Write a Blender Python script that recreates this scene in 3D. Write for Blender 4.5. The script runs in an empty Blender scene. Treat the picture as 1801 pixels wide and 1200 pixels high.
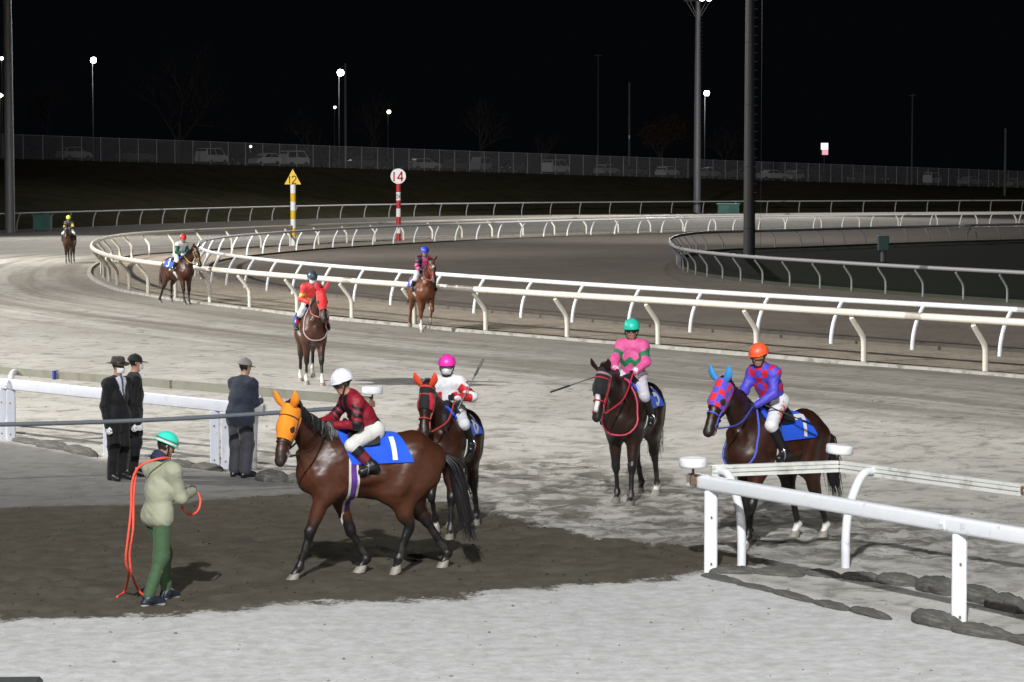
import bpy, math, random
import numpy as np
from mathutils import Vector, Matrix

random.seed(7)
RNG = np.random.default_rng(7)
scene = bpy.context.scene
COL = scene.collection
PI = math.pi

# ------------------------------------------------------------------ camera, night sky, floodlights, exposure
FPX, YH, CAMH = 4500.0, 306.0, 4.42          # focal length in photo pixels, horizon row, eye height (m)
PITCH = math.atan((600 - YH) / FPX)
cam_d = bpy.data.cameras.new('camera')
cam_d.sensor_width = 36.0
cam_d.sensor_fit = 'HORIZONTAL'
cam_d.lens = 36.0 * FPX / 1801.0
cam_d.clip_end = 6000
cam = bpy.data.objects.new('camera', cam_d)
COL.objects.link(cam)
cam.location = (0, 0, CAMH)
cam.rotation_euler = (PI / 2 - PITCH, 0, 0)
scene.camera = cam

world = bpy.data.worlds.new('World')
scene.world = world
world.use_nodes = True
wn = world.node_tree.nodes
wn['Background'].inputs[0].default_value = (0.42, 0.50, 0.72, 1)
wn['Background'].inputs[1].default_value = 0.0030

scene.view_settings.view_transform = 'Standard'
scene.view_settings.look = 'None'
scene.view_settings.exposure = 0.0
scene.view_settings.gamma = 1.0


def floodlight(loc, aim, power, cone, blend=0.6, col=(0.97, 0.985, 1.0), size=0.7):
    d = bpy.data.lights.new('floodlight', 'SPOT')
    d.energy = power
    d.color = col
    d.spot_size = math.radians(cone)
    d.spot_blend = blend
    d.shadow_soft_size = size
    o = bpy.data.objects.new('floodlight', d)
    COL.objects.link(o)
    o.location = loc
    o.rotation_euler = (Vector(aim) - Vector(loc)).to_track_quat('-Z', 'Y').to_euler()
    return o


# roof of the grandstand behind the camera
floodlight((-4, -17, 31), (0, 33, 0), 152000, 62, size=0.5)
floodlight((22, -12, 31), (6, 38, 0), 27000, 62, size=0.6)
floodlight((-30, -8, 31), (-4, 45, 0), 30000, 60, size=0.6)
# masts along the left-hand side of the course
floodlight((-52, 48, 30), (-6, 64, 0), 250000, 66, col=(1.0, 0.975, 0.93))
floodlight((-62, 118, 30), (-12, 112, 0), 210000, 70, col=(1.0, 0.965, 0.91))
# the masts round the far turn, except the last spot
floodlight((-38, 193, 29), (-12, 150, 0), 90000, 86, col=(1.0, 0.965, 0.91))
floodlight((21.1, 290.5, 24), (10, 225, 0), 90000, 96, col=(1.0, 0.97, 0.93))
floodlight((12.3, 134, 26), (14, 220, 0), 130000, 70, blend=.9, col=(1.0, 0.975, 0.94))
floodlight((-37, 92, 30), (-9, 166, 0), 250000, 48, blend=.9, col=(1.0, 0.975, 0.94))  # added unseen lamp with no mast, brightens the bend's rails and markers


# ------------------------------------------------------------------ helpers
def G(x, y, z=0.0):
    """photo pixel -> point at height z"""
    u = (x - 900.5) / FPX
    v = (600 - y) / FPX
    t = (CAMH - z) / (math.sin(PITCH) - v * math.cos(PITCH))
    return np.array([u * t, (math.cos(PITCH) + v * math.sin(PITCH)) * t, z])


def Gd(x, y, d):
    """photo pixel at depth d -> point"""
    u = (x - 900.5) / FPX
    v = (600 - y) / FPX
    dy = math.cos(PITCH) + v * math.sin(PITCH)
    t = d / dy
    return np.array([u * t, d, CAMH + (v * math.cos(PITCH) - math.sin(PITCH)) * t])


def nrm(v):
    v = np.asarray(v, float)
    return v / max(np.linalg.norm(v), 1e-9)


def tag(o, label, cat=None, group=None, kind=None):
    if label:
        o['label'] = label
    if cat:
        o['category'] = cat
    if group:
        o['group'] = group
    if kind:
        o['kind'] = kind
    return o


def empty(name, loc=(0, 0, 0), rotz=0.0):
    o = bpy.data.objects.new(name, None)
    o.empty_display_size = 0.2
    COL.objects.link(o)
    o.location = loc
    o.rotation_euler = (0, 0, rotz)
    return o


def mesh(name, V, F, mat, smooth=False, cols=None, uvw=None):
    V = np.asarray(V, np.float32).reshape(-1, 3)
    me = bpy.data.meshes.new(name)
    if isinstance(F, np.ndarray) and F.ndim == 2:
        n, k = F.shape
        me.vertices.add(len(V))
        me.vertices.foreach_set('co', V.ravel())
        me.loops.add(n * k)
        me.loops.foreach_set('vertex_index', F.astype(np.int32).ravel())
        me.polygons.add(n)
        me.polygons.foreach_set('loop_start', np.arange(0, n * k, k, dtype=np.int32))
        me.update(calc_edges=True)
        me.validate()
    else:
        me.from_pydata([tuple(map(float, v)) for v in V], [], [tuple(map(int, f)) for f in F])
        me.update()
    if smooth:
        me.polygons.foreach_set('use_smooth', np.ones(len(me.polygons), bool))
        if len(V) < 6000:
            me.set_sharp_from_angle(angle=math.radians(52))
    if cols is not None:
        a = me.attributes.new('col', 'FLOAT_COLOR', 'POINT')
        c = np.ones((len(V), 4), np.float32)
        c[:, :3] = cols
        a.data.foreach_set('color', c.ravel())
    if mat is not None:
        for m in (mat if isinstance(mat, (list, tuple)) else [mat]):
            me.materials.append(m)
    return me


def link(name, me, parent=None):
    o = bpy.data.objects.new(name, me)
    COL.objects.link(o)
    if parent is not None:
        o.parent = parent
    return o


def obj(name, V, F, mat, parent=None, smooth=False, cols=None):
    return link(name, mesh(name, V, F, mat, smooth, cols), parent)


class MB:
    """collects shapes of ONE part"""

    def __init__(self):
        self.V, self.F, self.n = [], [], 0

    def add(self, V, F):
        V = np.asarray(V, float).reshape(-1, 3)
        self.V.append(V)
        self.F += [tuple(int(i) + self.n for i in f) for f in F]
        self.n += len(V)
        return self

    def box(self, c, s, rz=0.0, bev=0.0):
        c = np.array(c, float)
        h = np.array(s, float) / 2
        b = min(bev, h.min() * 0.9)
        cs, sn = math.cos(rz), math.sin(rz)
        if b <= 0:
            P = np.array([[x, y, z] for z in (-1, 1) for y in (-1, 1) for x in (-1, 1)], float) * h
            F = [(0, 2, 3, 1), (4, 5, 7, 6), (0, 1, 5, 4), (2, 6, 7, 3), (0, 4, 6, 2), (1, 3, 7, 5)]
        else:
            P, idx = [], {}
            for sz in (-1, 1):
                for sy in (-1, 1):
                    for sx in (-1, 1):
                        for a in range(3):
                            p = np.array([sx, sy, sz], float) * h
                            for k in range(3):
                                if k != a:
                                    p[k] -= (sx, sy, sz)[k] * b
                            idx[(sx, sy, sz, a)] = len(P)
                            P.append(p)
            P = np.array(P)
            F = []
            ring = [(-1, -1), (1, -1), (1, 1), (-1, 1)]
            for a in range(3):
                o1, o2 = (a + 1) % 3, (a + 2) % 3
                for s_ in (-1, 1):
                    f = []
                    for r1, r2 in ring:
                        k = [0, 0, 0]
                        k[a], k[o1], k[o2] = s_, r1, r2
                        f.append(idx[(k[0], k[1], k[2], a)])
                    F.append(tuple(f if s_ > 0 else f[::-1]))
                for r1 in (-1, 1):
                    for r2 in (-1, 1):
                        k0, k1 = [0] * 3, [0] * 3
                        k0[a], k1[a] = -1, 1
                        for k in (k0, k1):
                            k[o1], k[o2] = r1, r2
                        F.append((idx[(*k0, o1)], idx[(*k1, o1)], idx[(*k1, o2)], idx[(*k0, o2)]))
            for sz in (-1, 1):
                for sy in (-1, 1):
                    for sx in (-1, 1):
                        F.append(tuple(idx[(sx, sy, sz, a)] for a in range(3)))
        R = np.array([[cs, -sn, 0], [sn, cs, 0], [0, 0, 1]])
        return self.add(P @ R.T + c, F)

    def tube(self, pts, rad, n=8, cap=True, flat=1.0, ref=(0, 0, 1)):
        V, F = tube(pts, rad, n, cap, flat, ref)
        return self.add(V, F)

    def lathe(self, prof, c=(0, 0, 0), n=16):
        V, F = [], []
        for r, z in prof:
            for k in range(n):
                a = 2 * PI * k / n
                V.append((c[0] + r * math.cos(a), c[1] + r * math.sin(a), c[2] + z))
        for i in range(len(prof) - 1):
            for k in range(n):
                k2 = (k + 1) % n
                F.append((i * n + k, i * n + k2, (i + 1) * n + k2, (i + 1) * n + k))
        F.append(tuple(range(n))[::-1])
        F.append(tuple((len(prof) - 1) * n + k for k in range(n)))
        return self.add(V, F)

    def build(self, name, mat, parent=None, smooth=False):
        return obj(name, np.vstack(self.V), self.F, mat, parent, smooth)

    def mesh(self, name, mat, smooth=False):
        return mesh(name, np.vstack(self.V), self.F, mat, smooth)


def tube(pts, rad, n=8, cap=True, flat=1.0, ref=(0, 0, 1)):
    pts = np.asarray(pts, float)
    m = len(pts)
    rad = np.broadcast_to(np.asarray(rad, float), (m,))
    T = np.gradient(pts, axis=0)
    T /= np.maximum(np.linalg.norm(T, axis=1, keepdims=True), 1e-9)
    V = []
    up = np.array(ref, float)
    s = np.cross(T[0], up)
    if np.linalg.norm(s) < 0.15:
        s = np.cross(T[0], np.array([1.0, 0.02, 0]))
    for i in range(m):
        t = T[i]
        s = nrm(s - (s @ t) * t)
        w = np.cross(s, t)
        for k in range(n):
            a = 2 * PI * k / n
            V.append(pts[i] + rad[i] * (math.cos(a) * s * flat + math.sin(a) * w))
    F = []
    for i in range(m - 1):
        for k in range(n):
            k2 = (k + 1) % n
            F.append((i * n + k, i * n + k2, (i + 1) * n + k2, (i + 1) * n + k))
    if cap:
        F.append(tuple(range(n))[::-1])
        F.append(tuple((m - 1) * n + k for k in range(n)))
    return V, F


def spline(P, step=0.5):
    """Catmull-Rom through P, resampled evenly"""
    P = np.asarray(P, float)
    Q = np.vstack([2 * P[0] - P[1], P, 2 * P[-1] - P[-2]])
    out = []
    for i in range(1, len(Q) - 2):
        p0, p1, p2, p3 = Q[i - 1:i + 3]
        for t in np.linspace(0, 1, 24, endpoint=False):
            out.append(0.5 * (2 * p1 + (p2 - p0) * t + (2 * p0 - 5 * p1 + 4 * p2 - p3) * t * t + (3 * p1 - p0 - 3 * p2 + p3) * t ** 3))
    out.append(P[-1])
    return resample(np.array(out), step)


def resample(P, step):
    L = np.r_[0, np.cumsum(np.linalg.norm(np.diff(P, axis=0), axis=1))]
    n = max(2, int(round(L[-1] / step)) + 1)
    s = np.linspace(0, L[-1], n)
    return np.stack([np.interp(s, L, P[:, k]) for k in range(P.shape[1])], 1)


def at_len(P, s):
    L = np.r_[0, np.cumsum(np.linalg.norm(np.diff(P, axis=0), axis=1))]
    return np.stack([np.interp(s, L, P[:, k]) for k in range(P.shape[1])], -1), L[-1]


def smooth_pts(P, it=2):
    P = np.array(P, float)
    for _ in range(it):
        Q = P.copy()
        Q[1:-1] = 0.25 * P[:-2] + 0.5 * P[1:-1] + 0.25 * P[2:]
        P = Q
    return P


def normals2(P):
    T = np.gradient(P[:, :2], axis=0)
    T /= np.linalg.norm(T, axis=1, keepdims=True)
    return np.stack([-T[:, 1], T[:, 0]], 1)


def vnoise(x, y, seed=0):
    xi, yi = np.floor(x).astype(np.int64), np.floor(y).astype(np.int64)
    fx, fy = x - xi, y - yi
    fx, fy = fx * fx * (3 - 2 * fx), fy * fy * (3 - 2 * fy)

    def h(a, b):
        n = (a * 374761393 + b * 668265263 + seed * 974634777) & 0xffffffff
        n = ((n ^ (n >> 13)) * 1274126177) & 0xffffffff
        return ((n ^ (n >> 16)) & 0xffff) / 65535.0
    return (h(xi, yi) * (1 - fx) + h(xi + 1, yi) * fx) * (1 - fy) + (h(xi, yi + 1) * (1 - fx) + h(xi + 1, yi + 1) * fx) * fy


def fbm(x, y, oct=4, seed=0):
    s, a, t = 0, 0.5, 0
    for i in range(oct):
        s = s + a * vnoise(x * 2 ** i, y * 2 ** i, seed + i)
        t += a
        a *= 0.55
    return s / t


def sstep(a, b, x):
    t = np.clip((x - a) / (b - a), 0, 1)
    return t * t * (3 - 2 * t)


def poly_sd(X, Y, poly):
    """signed distance to polygon, negative inside"""
    d = np.full(X.shape, 1e9)
    ins = np.zeros(X.shape, bool)
    n = len(poly)
    for i in range(n):
        ax, ay = poly[i][:2]
        bx, by = poly[(i + 1) % n][:2]
        ex, ey = bx - ax, by - ay
        t = np.clip(((X - ax) * ex + (Y - ay) * ey) / (ex * ex + ey * ey + 1e-12), 0, 1)
        d = np.minimum(d, np.hypot(X - ax - t * ex, Y - ay - t * ey))
        c = ((ay > Y) != (by > Y)) & (X < (bx - ax) * (Y - ay) / (by - ay + 1e-12) + ax)
        ins ^= c
    return np.where(ins, -d, d)


# ------------------------------------------------------------------ materials
MATS = {}


def mat(name, col=(0.5, 0.5, 0.5), rough=0.6, var=0.12, scale=30.0, bump=0.1, metal=0.0, emit=None, estr=0.0, attr=False, spec=0.5, sheen=0.0, dirt=None):
    if name in MATS:
        return MATS[name]
    m = bpy.data.materials.new(name)
    m.use_nodes = True
    nt = m.node_tree
    N, L = nt.nodes, nt.links
    b = N['Principled BSDF']
    b.inputs['Roughness'].default_value = rough
    b.inputs['Metallic'].default_value = metal
    b.inputs['Specular IOR Level'].default_value = spec
    if sheen:
        b.inputs['Sheen Weight'].default_value = sheen
    tc = N.new('ShaderNodeTexCoord')
    nz = N.new('ShaderNodeTexNoise')
    nz.inputs['Scale'].default_value = scale
    nz.inputs['Detail'].default_value = 5
    L.new(tc.outputs['Object'], nz.inputs['Vector'])
    mr = N.new('ShaderNodeMapRange')
    mr.inputs[3].default_value = 1 - var
    mr.inputs[4].default_value = 1 + var
    L.new(nz.outputs[0], mr.inputs[0])
    mx = N.new('ShaderNodeMix')
    mx.data_type = 'RGBA'
    mx.blend_type = 'MULTIPLY'
    mx.inputs[0].default_value = 1.0
    if attr:
        a = N.new('ShaderNodeAttribute')
        a.attribute_name = 'col'
        L.new(a.outputs['Color'], mx.inputs[6])
    else:
        mx.inputs[6].default_value = (*col, 1)
    L.new(mr.outputs[0], mx.inputs[7])
    src = mx.outputs[2]
    if dirt:
        n2 = N.new('ShaderNodeTexNoise')
        n2.inputs['Scale'].default_value = dirt[1]
        n2.inputs['Detail'].default_value = 8
        n2.inputs['Roughness'].default_value = 0.65
        L.new(tc.outputs['Object'], n2.inputs['Vector'])
        r2 = N.new('ShaderNodeMapRange')
        r2.inputs[1].default_value = dirt[2]
        r2.inputs[2].default_value = dirt[2] + 0.14
        r2.inputs[4].default_value = dirt[3]
        L.new(n2.outputs[0], r2.inputs[0])
        m2 = N.new('ShaderNodeMix')
        m2.data_type = 'RGBA'
        L.new(r2.outputs[0], m2.inputs[0])
        L.new(src, m2.inputs[6])
        m2.inputs[7].default_value = (*dirt[0], 1)
        src = m2.outputs[2]
    L.new(src, b.inputs['Base Color'])
    if bump:
        bp = N.new('ShaderNodeBump')
        bp.inputs['Strength'].default_value = bump
        bp.inputs['Distance'].default_value = 0.02
        L.new(nz.outputs[0], bp.inputs['Height'])
        L.new(bp.outputs[0], b.inputs['Normal'])
    if emit:
        b.inputs['Emission Color'].default_value = (*emit, 1)
        b.inputs['Emission Strength'].default_value = estr
    MATS[name] = m
    return m


def lin(r, g, b):
    f = lambda c: (c / 255 / 12.92) if c / 255 <= 0.04045 else ((c / 255 + 0.055) / 1.055) ** 2.4
    return (f(r), f(g), f(b))


DIRT = ((0.20, 0.18, 0.15), 9.0, 0.60, 0.55)
WHITE = mat('white_paint', (0.70, 0.71, 0.73), 0.42, 0.05, 6, 0.03, dirt=DIRT)
CREAM = mat('cream_plastic', (0.66, 0.62, 0.54), 0.45, 0.06, 5, 0.03, dirt=DIRT)
RAILO = mat('weathered_rail', (0.21, 0.21, 0.17), 0.5, 0.12, 8, 0.03, dirt=((0.16, 0.15, 0.11), 4, 0.5, 0.7))
WHITEO = mat('aged_white_board', (0.50, 0.51, 0.56), 0.5, 0.08, 5, 0.04, dirt=DIRT)
RAILW = mat('rail_aluminium', (0.62, 0.62, 0.58), 0.40, 0.08, 8, 0.03, dirt=((0.25, 0.24, 0.19), 4, 0.52, 0.6))
GREYRAIL = mat('grey_rail', (0.21, 0.21, 0.22), 0.5, 0.1, 6, 0.03)
STEEL = mat('galvanised_steel', (0.30, 0.30, 0.32), 0.5, 0.18, 3, 0.04, metal=0.2)
DKSTEEL = mat('dark_steel', (0.10, 0.10, 0.11), 0.55, 0.15, 3, 0.04)
RUST = mat('rusty_steel', (0.16, 0.09, 0.05), 0.7, 0.4, 20, 0.2)
BLACK = mat('black_leather', (0.012, 0.012, 0.013), 0.38, 0.2, 40, 0.1)
RUBBER = mat('black_rubber', (0.015, 0.015, 0.015), 0.6, 0.2, 40, 0.1)
COAT = mat('horse_coat', rough=0.40, var=0.28, scale=16, bump=0.12, attr=True, spec=0.42)
HAIR = mat('horse_hair', (0.010, 0.008, 0.008), 0.5, 0.4, 30, 0.0, spec=0.4)
HOOF = mat('hoof_horn', (0.16, 0.145, 0.12), 0.55, 0.3, 18, 0.1)
HOOFW = mat('pale_hoof_horn', (.24, .215, .18), 0.55, 0.3, 18, 0.1)
CLOTH = mat('coloured_cloth', rough=0.78, var=0.10, scale=45, bump=0.25, attr=True, spec=0.3, sheen=0.1)
SILK = mat('coloured_silk', rough=0.55, var=0.10, scale=22, bump=0.35, attr=True, spec=0.4)
SKIN = mat('skin', rough=0.5, var=0.08, scale=30, bump=0.03, attr=True)
WHITECLOTH = mat('white_cloth', (0.66, 0.66, 0.66), 0.7, 0.06, 30, 0.2)
GLASSY = mat('dark_lens', (0.015, 0.013, 0.012), 0.08, 0.1, 20, 0.0)
AMBER = mat('amber_lens', (0.35, 0.13, 0.02), 0.08, 0.1, 20, 0.0)
METALB = mat('bright_metal', (0.6, 0.6, 0.62), 0.25, 0.1, 20, 0.0, metal=0.9)


# ------------------------------------------------------------------ soft bodies: fields of tapered capsules -> one continuous surface
class Field:
    def __init__(self):
        self.P = []

    def cap(self, a, b, ra, rb, k=0.05, lat=None, ls=1.0, tag=0):
        self.P.append((np.array(a, float), np.array(b, float), ra, rb, k, None if lat is None else nrm(lat), ls, tag))
        return self

    def sub(self, tags, grow=0.0):
        f = Field()
        for (a, b, ra, rb, k, l, ls, t) in self.P:
            if t in tags:
                f.P.append((a, b, ra + grow, rb + grow, k, l, ls, t))
        return f

    @staticmethod
    def _d(pr, X):
        a, b, ra, rb, k, l, ls, t = pr
        p = X - a
        if l is not None:
            p = p + (p @ l)[..., None] * l * (1 / ls - 1)
        ba = b - a
        h = np.clip((p @ ba) / (ba @ ba + 1e-12), 0, 1)
        d = np.sqrt(((p - h[..., None] * ba) ** 2).sum(-1)) - (ra + (rb - ra) * h)
        return d * min(1.0, ls) if l is not None else d

    def ev(self, X, want_tag=False):
        D = np.full(X.shape[:-1], 9.0)
        B = np.full(X.shape[:-1], 9.0)
        T = np.zeros(X.shape[:-1], int)
        for pr in self.P:
            d = self._d(pr, X)
            k = pr[4]
            h = np.clip(0.5 + 0.5 * (D - d) / k, 0, 1)
            D = D + (d - D) * h - k * h * (1 - h)
            if want_tag:
                m = d < B
                B = np.where(m, d, B)
                T = np.where(m, pr[7], T)
        return (D, T) if want_tag else D

    def look(self, X):
        """field value read from the voxel grid made by surface()"""
        D, lo, h = self.grid
        q = np.clip((X - lo) / h, 0, np.array(D.shape) - 1.001)
        i = q.astype(int)
        f = q - i
        r = 0
        for a in (0, 1):
            for b in (0, 1):
                for c in (0, 1):
                    w = (f[:, 0] if a else 1 - f[:, 0]) * (f[:, 1] if b else 1 - f[:, 1]) * (f[:, 2] if c else 1 - f[:, 2])
                    r = r + w * D[i[:, 0] + a, i[:, 1] + b, i[:, 2] + c]
        return r

    def surface(self, vox, relax=1, wrinkle=None):
        lo = np.min([np.minimum(p[0], p[1]) - max(p[2], p[3]) * max(1, p[6]) for p in self.P], 0) - 3 * vox - 0.02
        hi = np.max([np.maximum(p[0], p[1]) + max(p[2], p[3]) * max(1, p[6]) for p in self.P], 0) + 3 * vox + 0.02
        n = np.ceil((hi - lo) / vox).astype(int) + 1
        D = np.full(n, 0.5, np.float64)
        ax = [lo[i] + vox * np.arange(n[i]) for i in range(3)]
        for pr in self.P:
            a, b, ra, rb, k, l, ls, t = pr
            r = max(ra, rb) * max(1, ls) + k + 3 * vox
            i0 = np.clip(np.floor((np.minimum(a, b) - r - lo) / vox).astype(int), 0, n)
            i1 = np.clip(np.ceil((np.maximum(a, b) + r - lo) / vox).astype(int) + 1, 0, n)
            s = tuple(slice(i0[q], i1[q]) for q in range(3))
            X = np.stack(np.meshgrid(ax[0][s[0]], ax[1][s[1]], ax[2][s[2]], indexing='ij'), -1)
            d = self._d(pr, X)
            E = D[s]
            h = np.clip(0.5 + 0.5 * (E - d) / k, 0, 1)
            D[s] = E + (d - E) * h - k * h * (1 - h)
        self.grid = (D, lo, vox)
        V, F = nets(D, lo, vox)
        for _ in range(relax):
            V = laplace(V, F)
        if wrinkle:
            amp, sc, kind = wrinkle
            e = vox
            g = np.stack([self.look(V + np.eye(3)[k] * e) - self.look(V - np.eye(3)[k] * e) for k in range(3)], 1)
            g /= np.maximum(np.linalg.norm(g, axis=1, keepdims=True), 1e-9)
            n1 = fbm(V[:, 0] * sc + V[:, 2] * sc * .6, V[:, 1] * sc - V[:, 2] * sc * 1.1, 3, 31)
            n2 = fbm(V[:, 0] * sc * .7 - V[:, 1] * sc + 9, V[:, 2] * sc * 1.6 + V[:, 1] * sc * .5, 3, 57)
            w = (1 - np.abs(2 * n1 - 1) * 2.2) * .5 + (n2 - .5) * 1.4 if kind == 'cloth' else (n1 + n2 - 1) * 2
            V = V + g * (amp * w)[:, None]
        return V, F


def nets(D, lo, h):
    S = D < 0
    n = D.shape
    c = [S[i:n[0] - 1 + i, j:n[1] - 1 + j, k:n[2] - 1 + k] for i in (0, 1) for j in (0, 1) for k in (0, 1)]
    anyc = np.logical_or.reduce(c)
    allc = np.logical_and.reduce(c)
    act = anyc & ~allc
    I = np.argwhere(act)
    offs = np.array([(i, j, k) for i in (0, 1) for j in (0, 1) for k in (0, 1)])
    vals = np.stack([D[I[:, 0] + o[0], I[:, 1] + o[1], I[:, 2] + o[2]] for o in offs], 1)
    acc = np.zeros((len(I), 3))
    cnt = np.zeros(len(I))
    for p in range(8):
        for q in range(p + 1, 8):
            if np.abs(offs[p] - offs[q]).sum() != 1:
                continue
            v0, v1 = vals[:, p], vals[:, q]
            m = (v0 < 0) != (v1 < 0)
            t = np.where(m, v0 / np.where(m, v0 - v1, 1), 0)
            pos = offs[p] + t[:, None] * (offs[q] - offs[p])
            acc += np.where(m[:, None], pos, 0)
            cnt += m
    V = lo + h * (I + acc / cnt[:, None])
    idx = np.full(act.shape, -1, np.int64)
    idx[act] = np.arange(len(I))
    F = []
    for a in range(3):
        b, c2 = (a + 1) % 3, (a + 2) % 3
        s0 = [slice(None)] * 3
        s1 = [slice(None)] * 3
        s0[a] = slice(0, n[a] - 1)
        s1[a] = slice(1, n[a])
        d0, d1 = S[tuple(s0)], S[tuple(s1)]
        for sgn in (0, 1):
            E = np.argwhere((d0 & ~d1) if sgn == 0 else (~d0 & d1))
            E = E[(E[:, b] > 0) & (E[:, c2] > 0) & (E[:, b] < n[b] - 1) & (E[:, c2] < n[c2] - 1)]
            q = []
            for db, dc in ((1, 1), (0, 1), (0, 0), (1, 0)):
                e = E.copy()
                e[:, b] -= db
                e[:, c2] -= dc
                q.append(idx[e[:, 0], e[:, 1], e[:, 2]])
            q = np.stack(q, 1)
            F.append(q if sgn == 0 else q[:, ::-1])
    F = np.vstack(F)
    return V, F[(F >= 0).all(1)]


def laplace(V, F, w=0.5):
    s = np.zeros_like(V)
    c = np.zeros(len(V))
    for i in range(4):
        a, b = F[:, i], F[:, (i + 1) % 4]
        np.add.at(s, a, V[b])
        np.add.at(c, a, 1)
        np.add.at(s, b, V[a])
        np.add.at(c, b, 1)
    return V * (1 - w) + w * s / np.maximum(c, 1)[:, None]


def cast(fld, O, Dr, off=0.0, tmax=1.2):
    """rays from inside outwards: distance at which the surface (grown by off) is left"""
    O = np.broadcast_to(np.asarray(O, float), Dr.shape)
    t = np.zeros(len(Dr))
    for _ in range(36):
        d = fld.look(O + Dr * t[:, None]) - off
        t = np.clip(t - d * 0.9, 0, tmax)
    return O + Dr * t[:, None]


def sheet(outer, inner, nu, nv, wrap=False):
    """closed thin sheet from two (nu x nv) grids"""
    V = np.vstack([outer, inner])
    n = nu * nv
    F = []
    for i in range(nu - 1):
        for j in range(nv - 1 if not wrap else nv):
            j2 = (j + 1) % nv
            q = (i * nv + j, i * nv + j2, (i + 1) * nv + j2, (i + 1) * nv + j)
            F.append(q)
            F.append(tuple(n + v for v in q[::-1]))
    rim = [(0, j, 0, j + 1) for j in range(nv - 1)] + [(nu - 1, j + 1, nu - 1, j) for j in range(nv - 1)]
    if not wrap:
        rim += [(i + 1, 0, i, 0) for i in range(nu - 1)] + [(i, nv - 1, i + 1, nv - 1) for i in range(nu - 1)]
    for a, b, c, d in rim:
        p, q = a * nv + b, c * nv + d
        F.append((q, p, n + p, n + q))
    return V, np.array(F)


def ik(A, T, l1, l2, bend):
    """two-link chain in the xz plane; bend>0 puts the joint forward"""
    A, T = np.array(A, float), np.array(T, float)
    d = T - A
    L = np.linalg.norm(d)
    if L > (l1 + l2) * 0.998:
        s = L / ((l1 + l2) * 0.998)
        l1, l2 = l1 * s, l2 * s
    a = (l1 * l1 - l2 * l2 + L * L) / (2 * L)
    h = math.sqrt(max(l1 * l1 - a * a, 0))
    u = d / L
    w = nrm(np.array([-u[2], 0, u[0]]))
    if w[0] * bend < 0:
        w = -w
    return A + u * a + w * h


# digit strokes on a 1 x 1.6 field (x right, y up)
def arc(cx, cy, r, a0, a1, n=10, ry=None):
    ry = ry or r
    return [(cx + r * math.cos(math.radians(a)), cy + ry * math.sin(math.radians(a))) for a in np.linspace(a0, a1, n)]


DIG = {
    '1': [[(0.5, 0), (0.5, 1.6)]],
    '2': [arc(0.5, 1.15, 0.42, 170, -25, 12) + [(0.08, 0.04), (0.95, 0.04)]],
    '3': [arc(0.48, 1.2, 0.38, 150, -80, 10), arc(0.48, 0.42, 0.42, 80, -150, 10)],
    '4': [[(0.75, 0), (0.75, 1.6), (0.05, 0.5), (1.0, 0.5)]],
    '5': [[(0.9, 1.56), (0.2, 1.56), (0.14, 0.9)] + arc(0.47, 0.5, 0.44, 130, -140, 12)],
    '7': [[(0.02, 1.25), (0.02, 1.55), (0.92, 1.55), (0.62, 0.8), (0.45, 0)]],
    '8': [arc(0.5, 1.2, 0.36, 0, 360, 14), arc(0.5, 0.42, 0.42, 0, 360, 14)],
    '0': [arc(0.5, 0.8, 0.4, 0, 360, 18, 0.76)],
}


def ribbon2(pl, w):
    """flat ribbon quads along 2-D polyline"""
    P = resample(np.array(pl, float), 0.08)
    T = np.gradient(P, axis=0)
    T /= np.maximum(np.linalg.norm(T, axis=1, keepdims=True), 1e-9)
    Nn = np.stack([-T[:, 1], T[:, 0]], 1)
    V = np.empty((2 * len(P), 2))
    V[0::2], V[1::2] = P + Nn * w / 2, P - Nn * w / 2
    F = [(2 * i, 2 * i + 1, 2 * i + 3, 2 * i + 2) for i in range(len(P) - 1)]
    return V, F


def digits2(txt, w=0.2, gap=1.25):
    V, F, n = [], [], 0
    for ci, ch in enumerate(txt):
        for st in DIG[ch]:
            v, f = ribbon2(st, w)
            v = v + np.array([ci * gap, 0])
            V.append(v)
            F += [tuple(i + n for i in q) for q in f]
            n += len(v)
    V = np.vstack(V)
    V[:, 0] -= (V[:, 0].min() + V[:, 0].max()) / 2
    V[:, 1] -= (V[:, 1].min() + V[:, 1].max()) / 2
    return V, F


# ------------------------------------------------------------------ horses
BLUE = (0.012, 0.085, 0.62)


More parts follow.
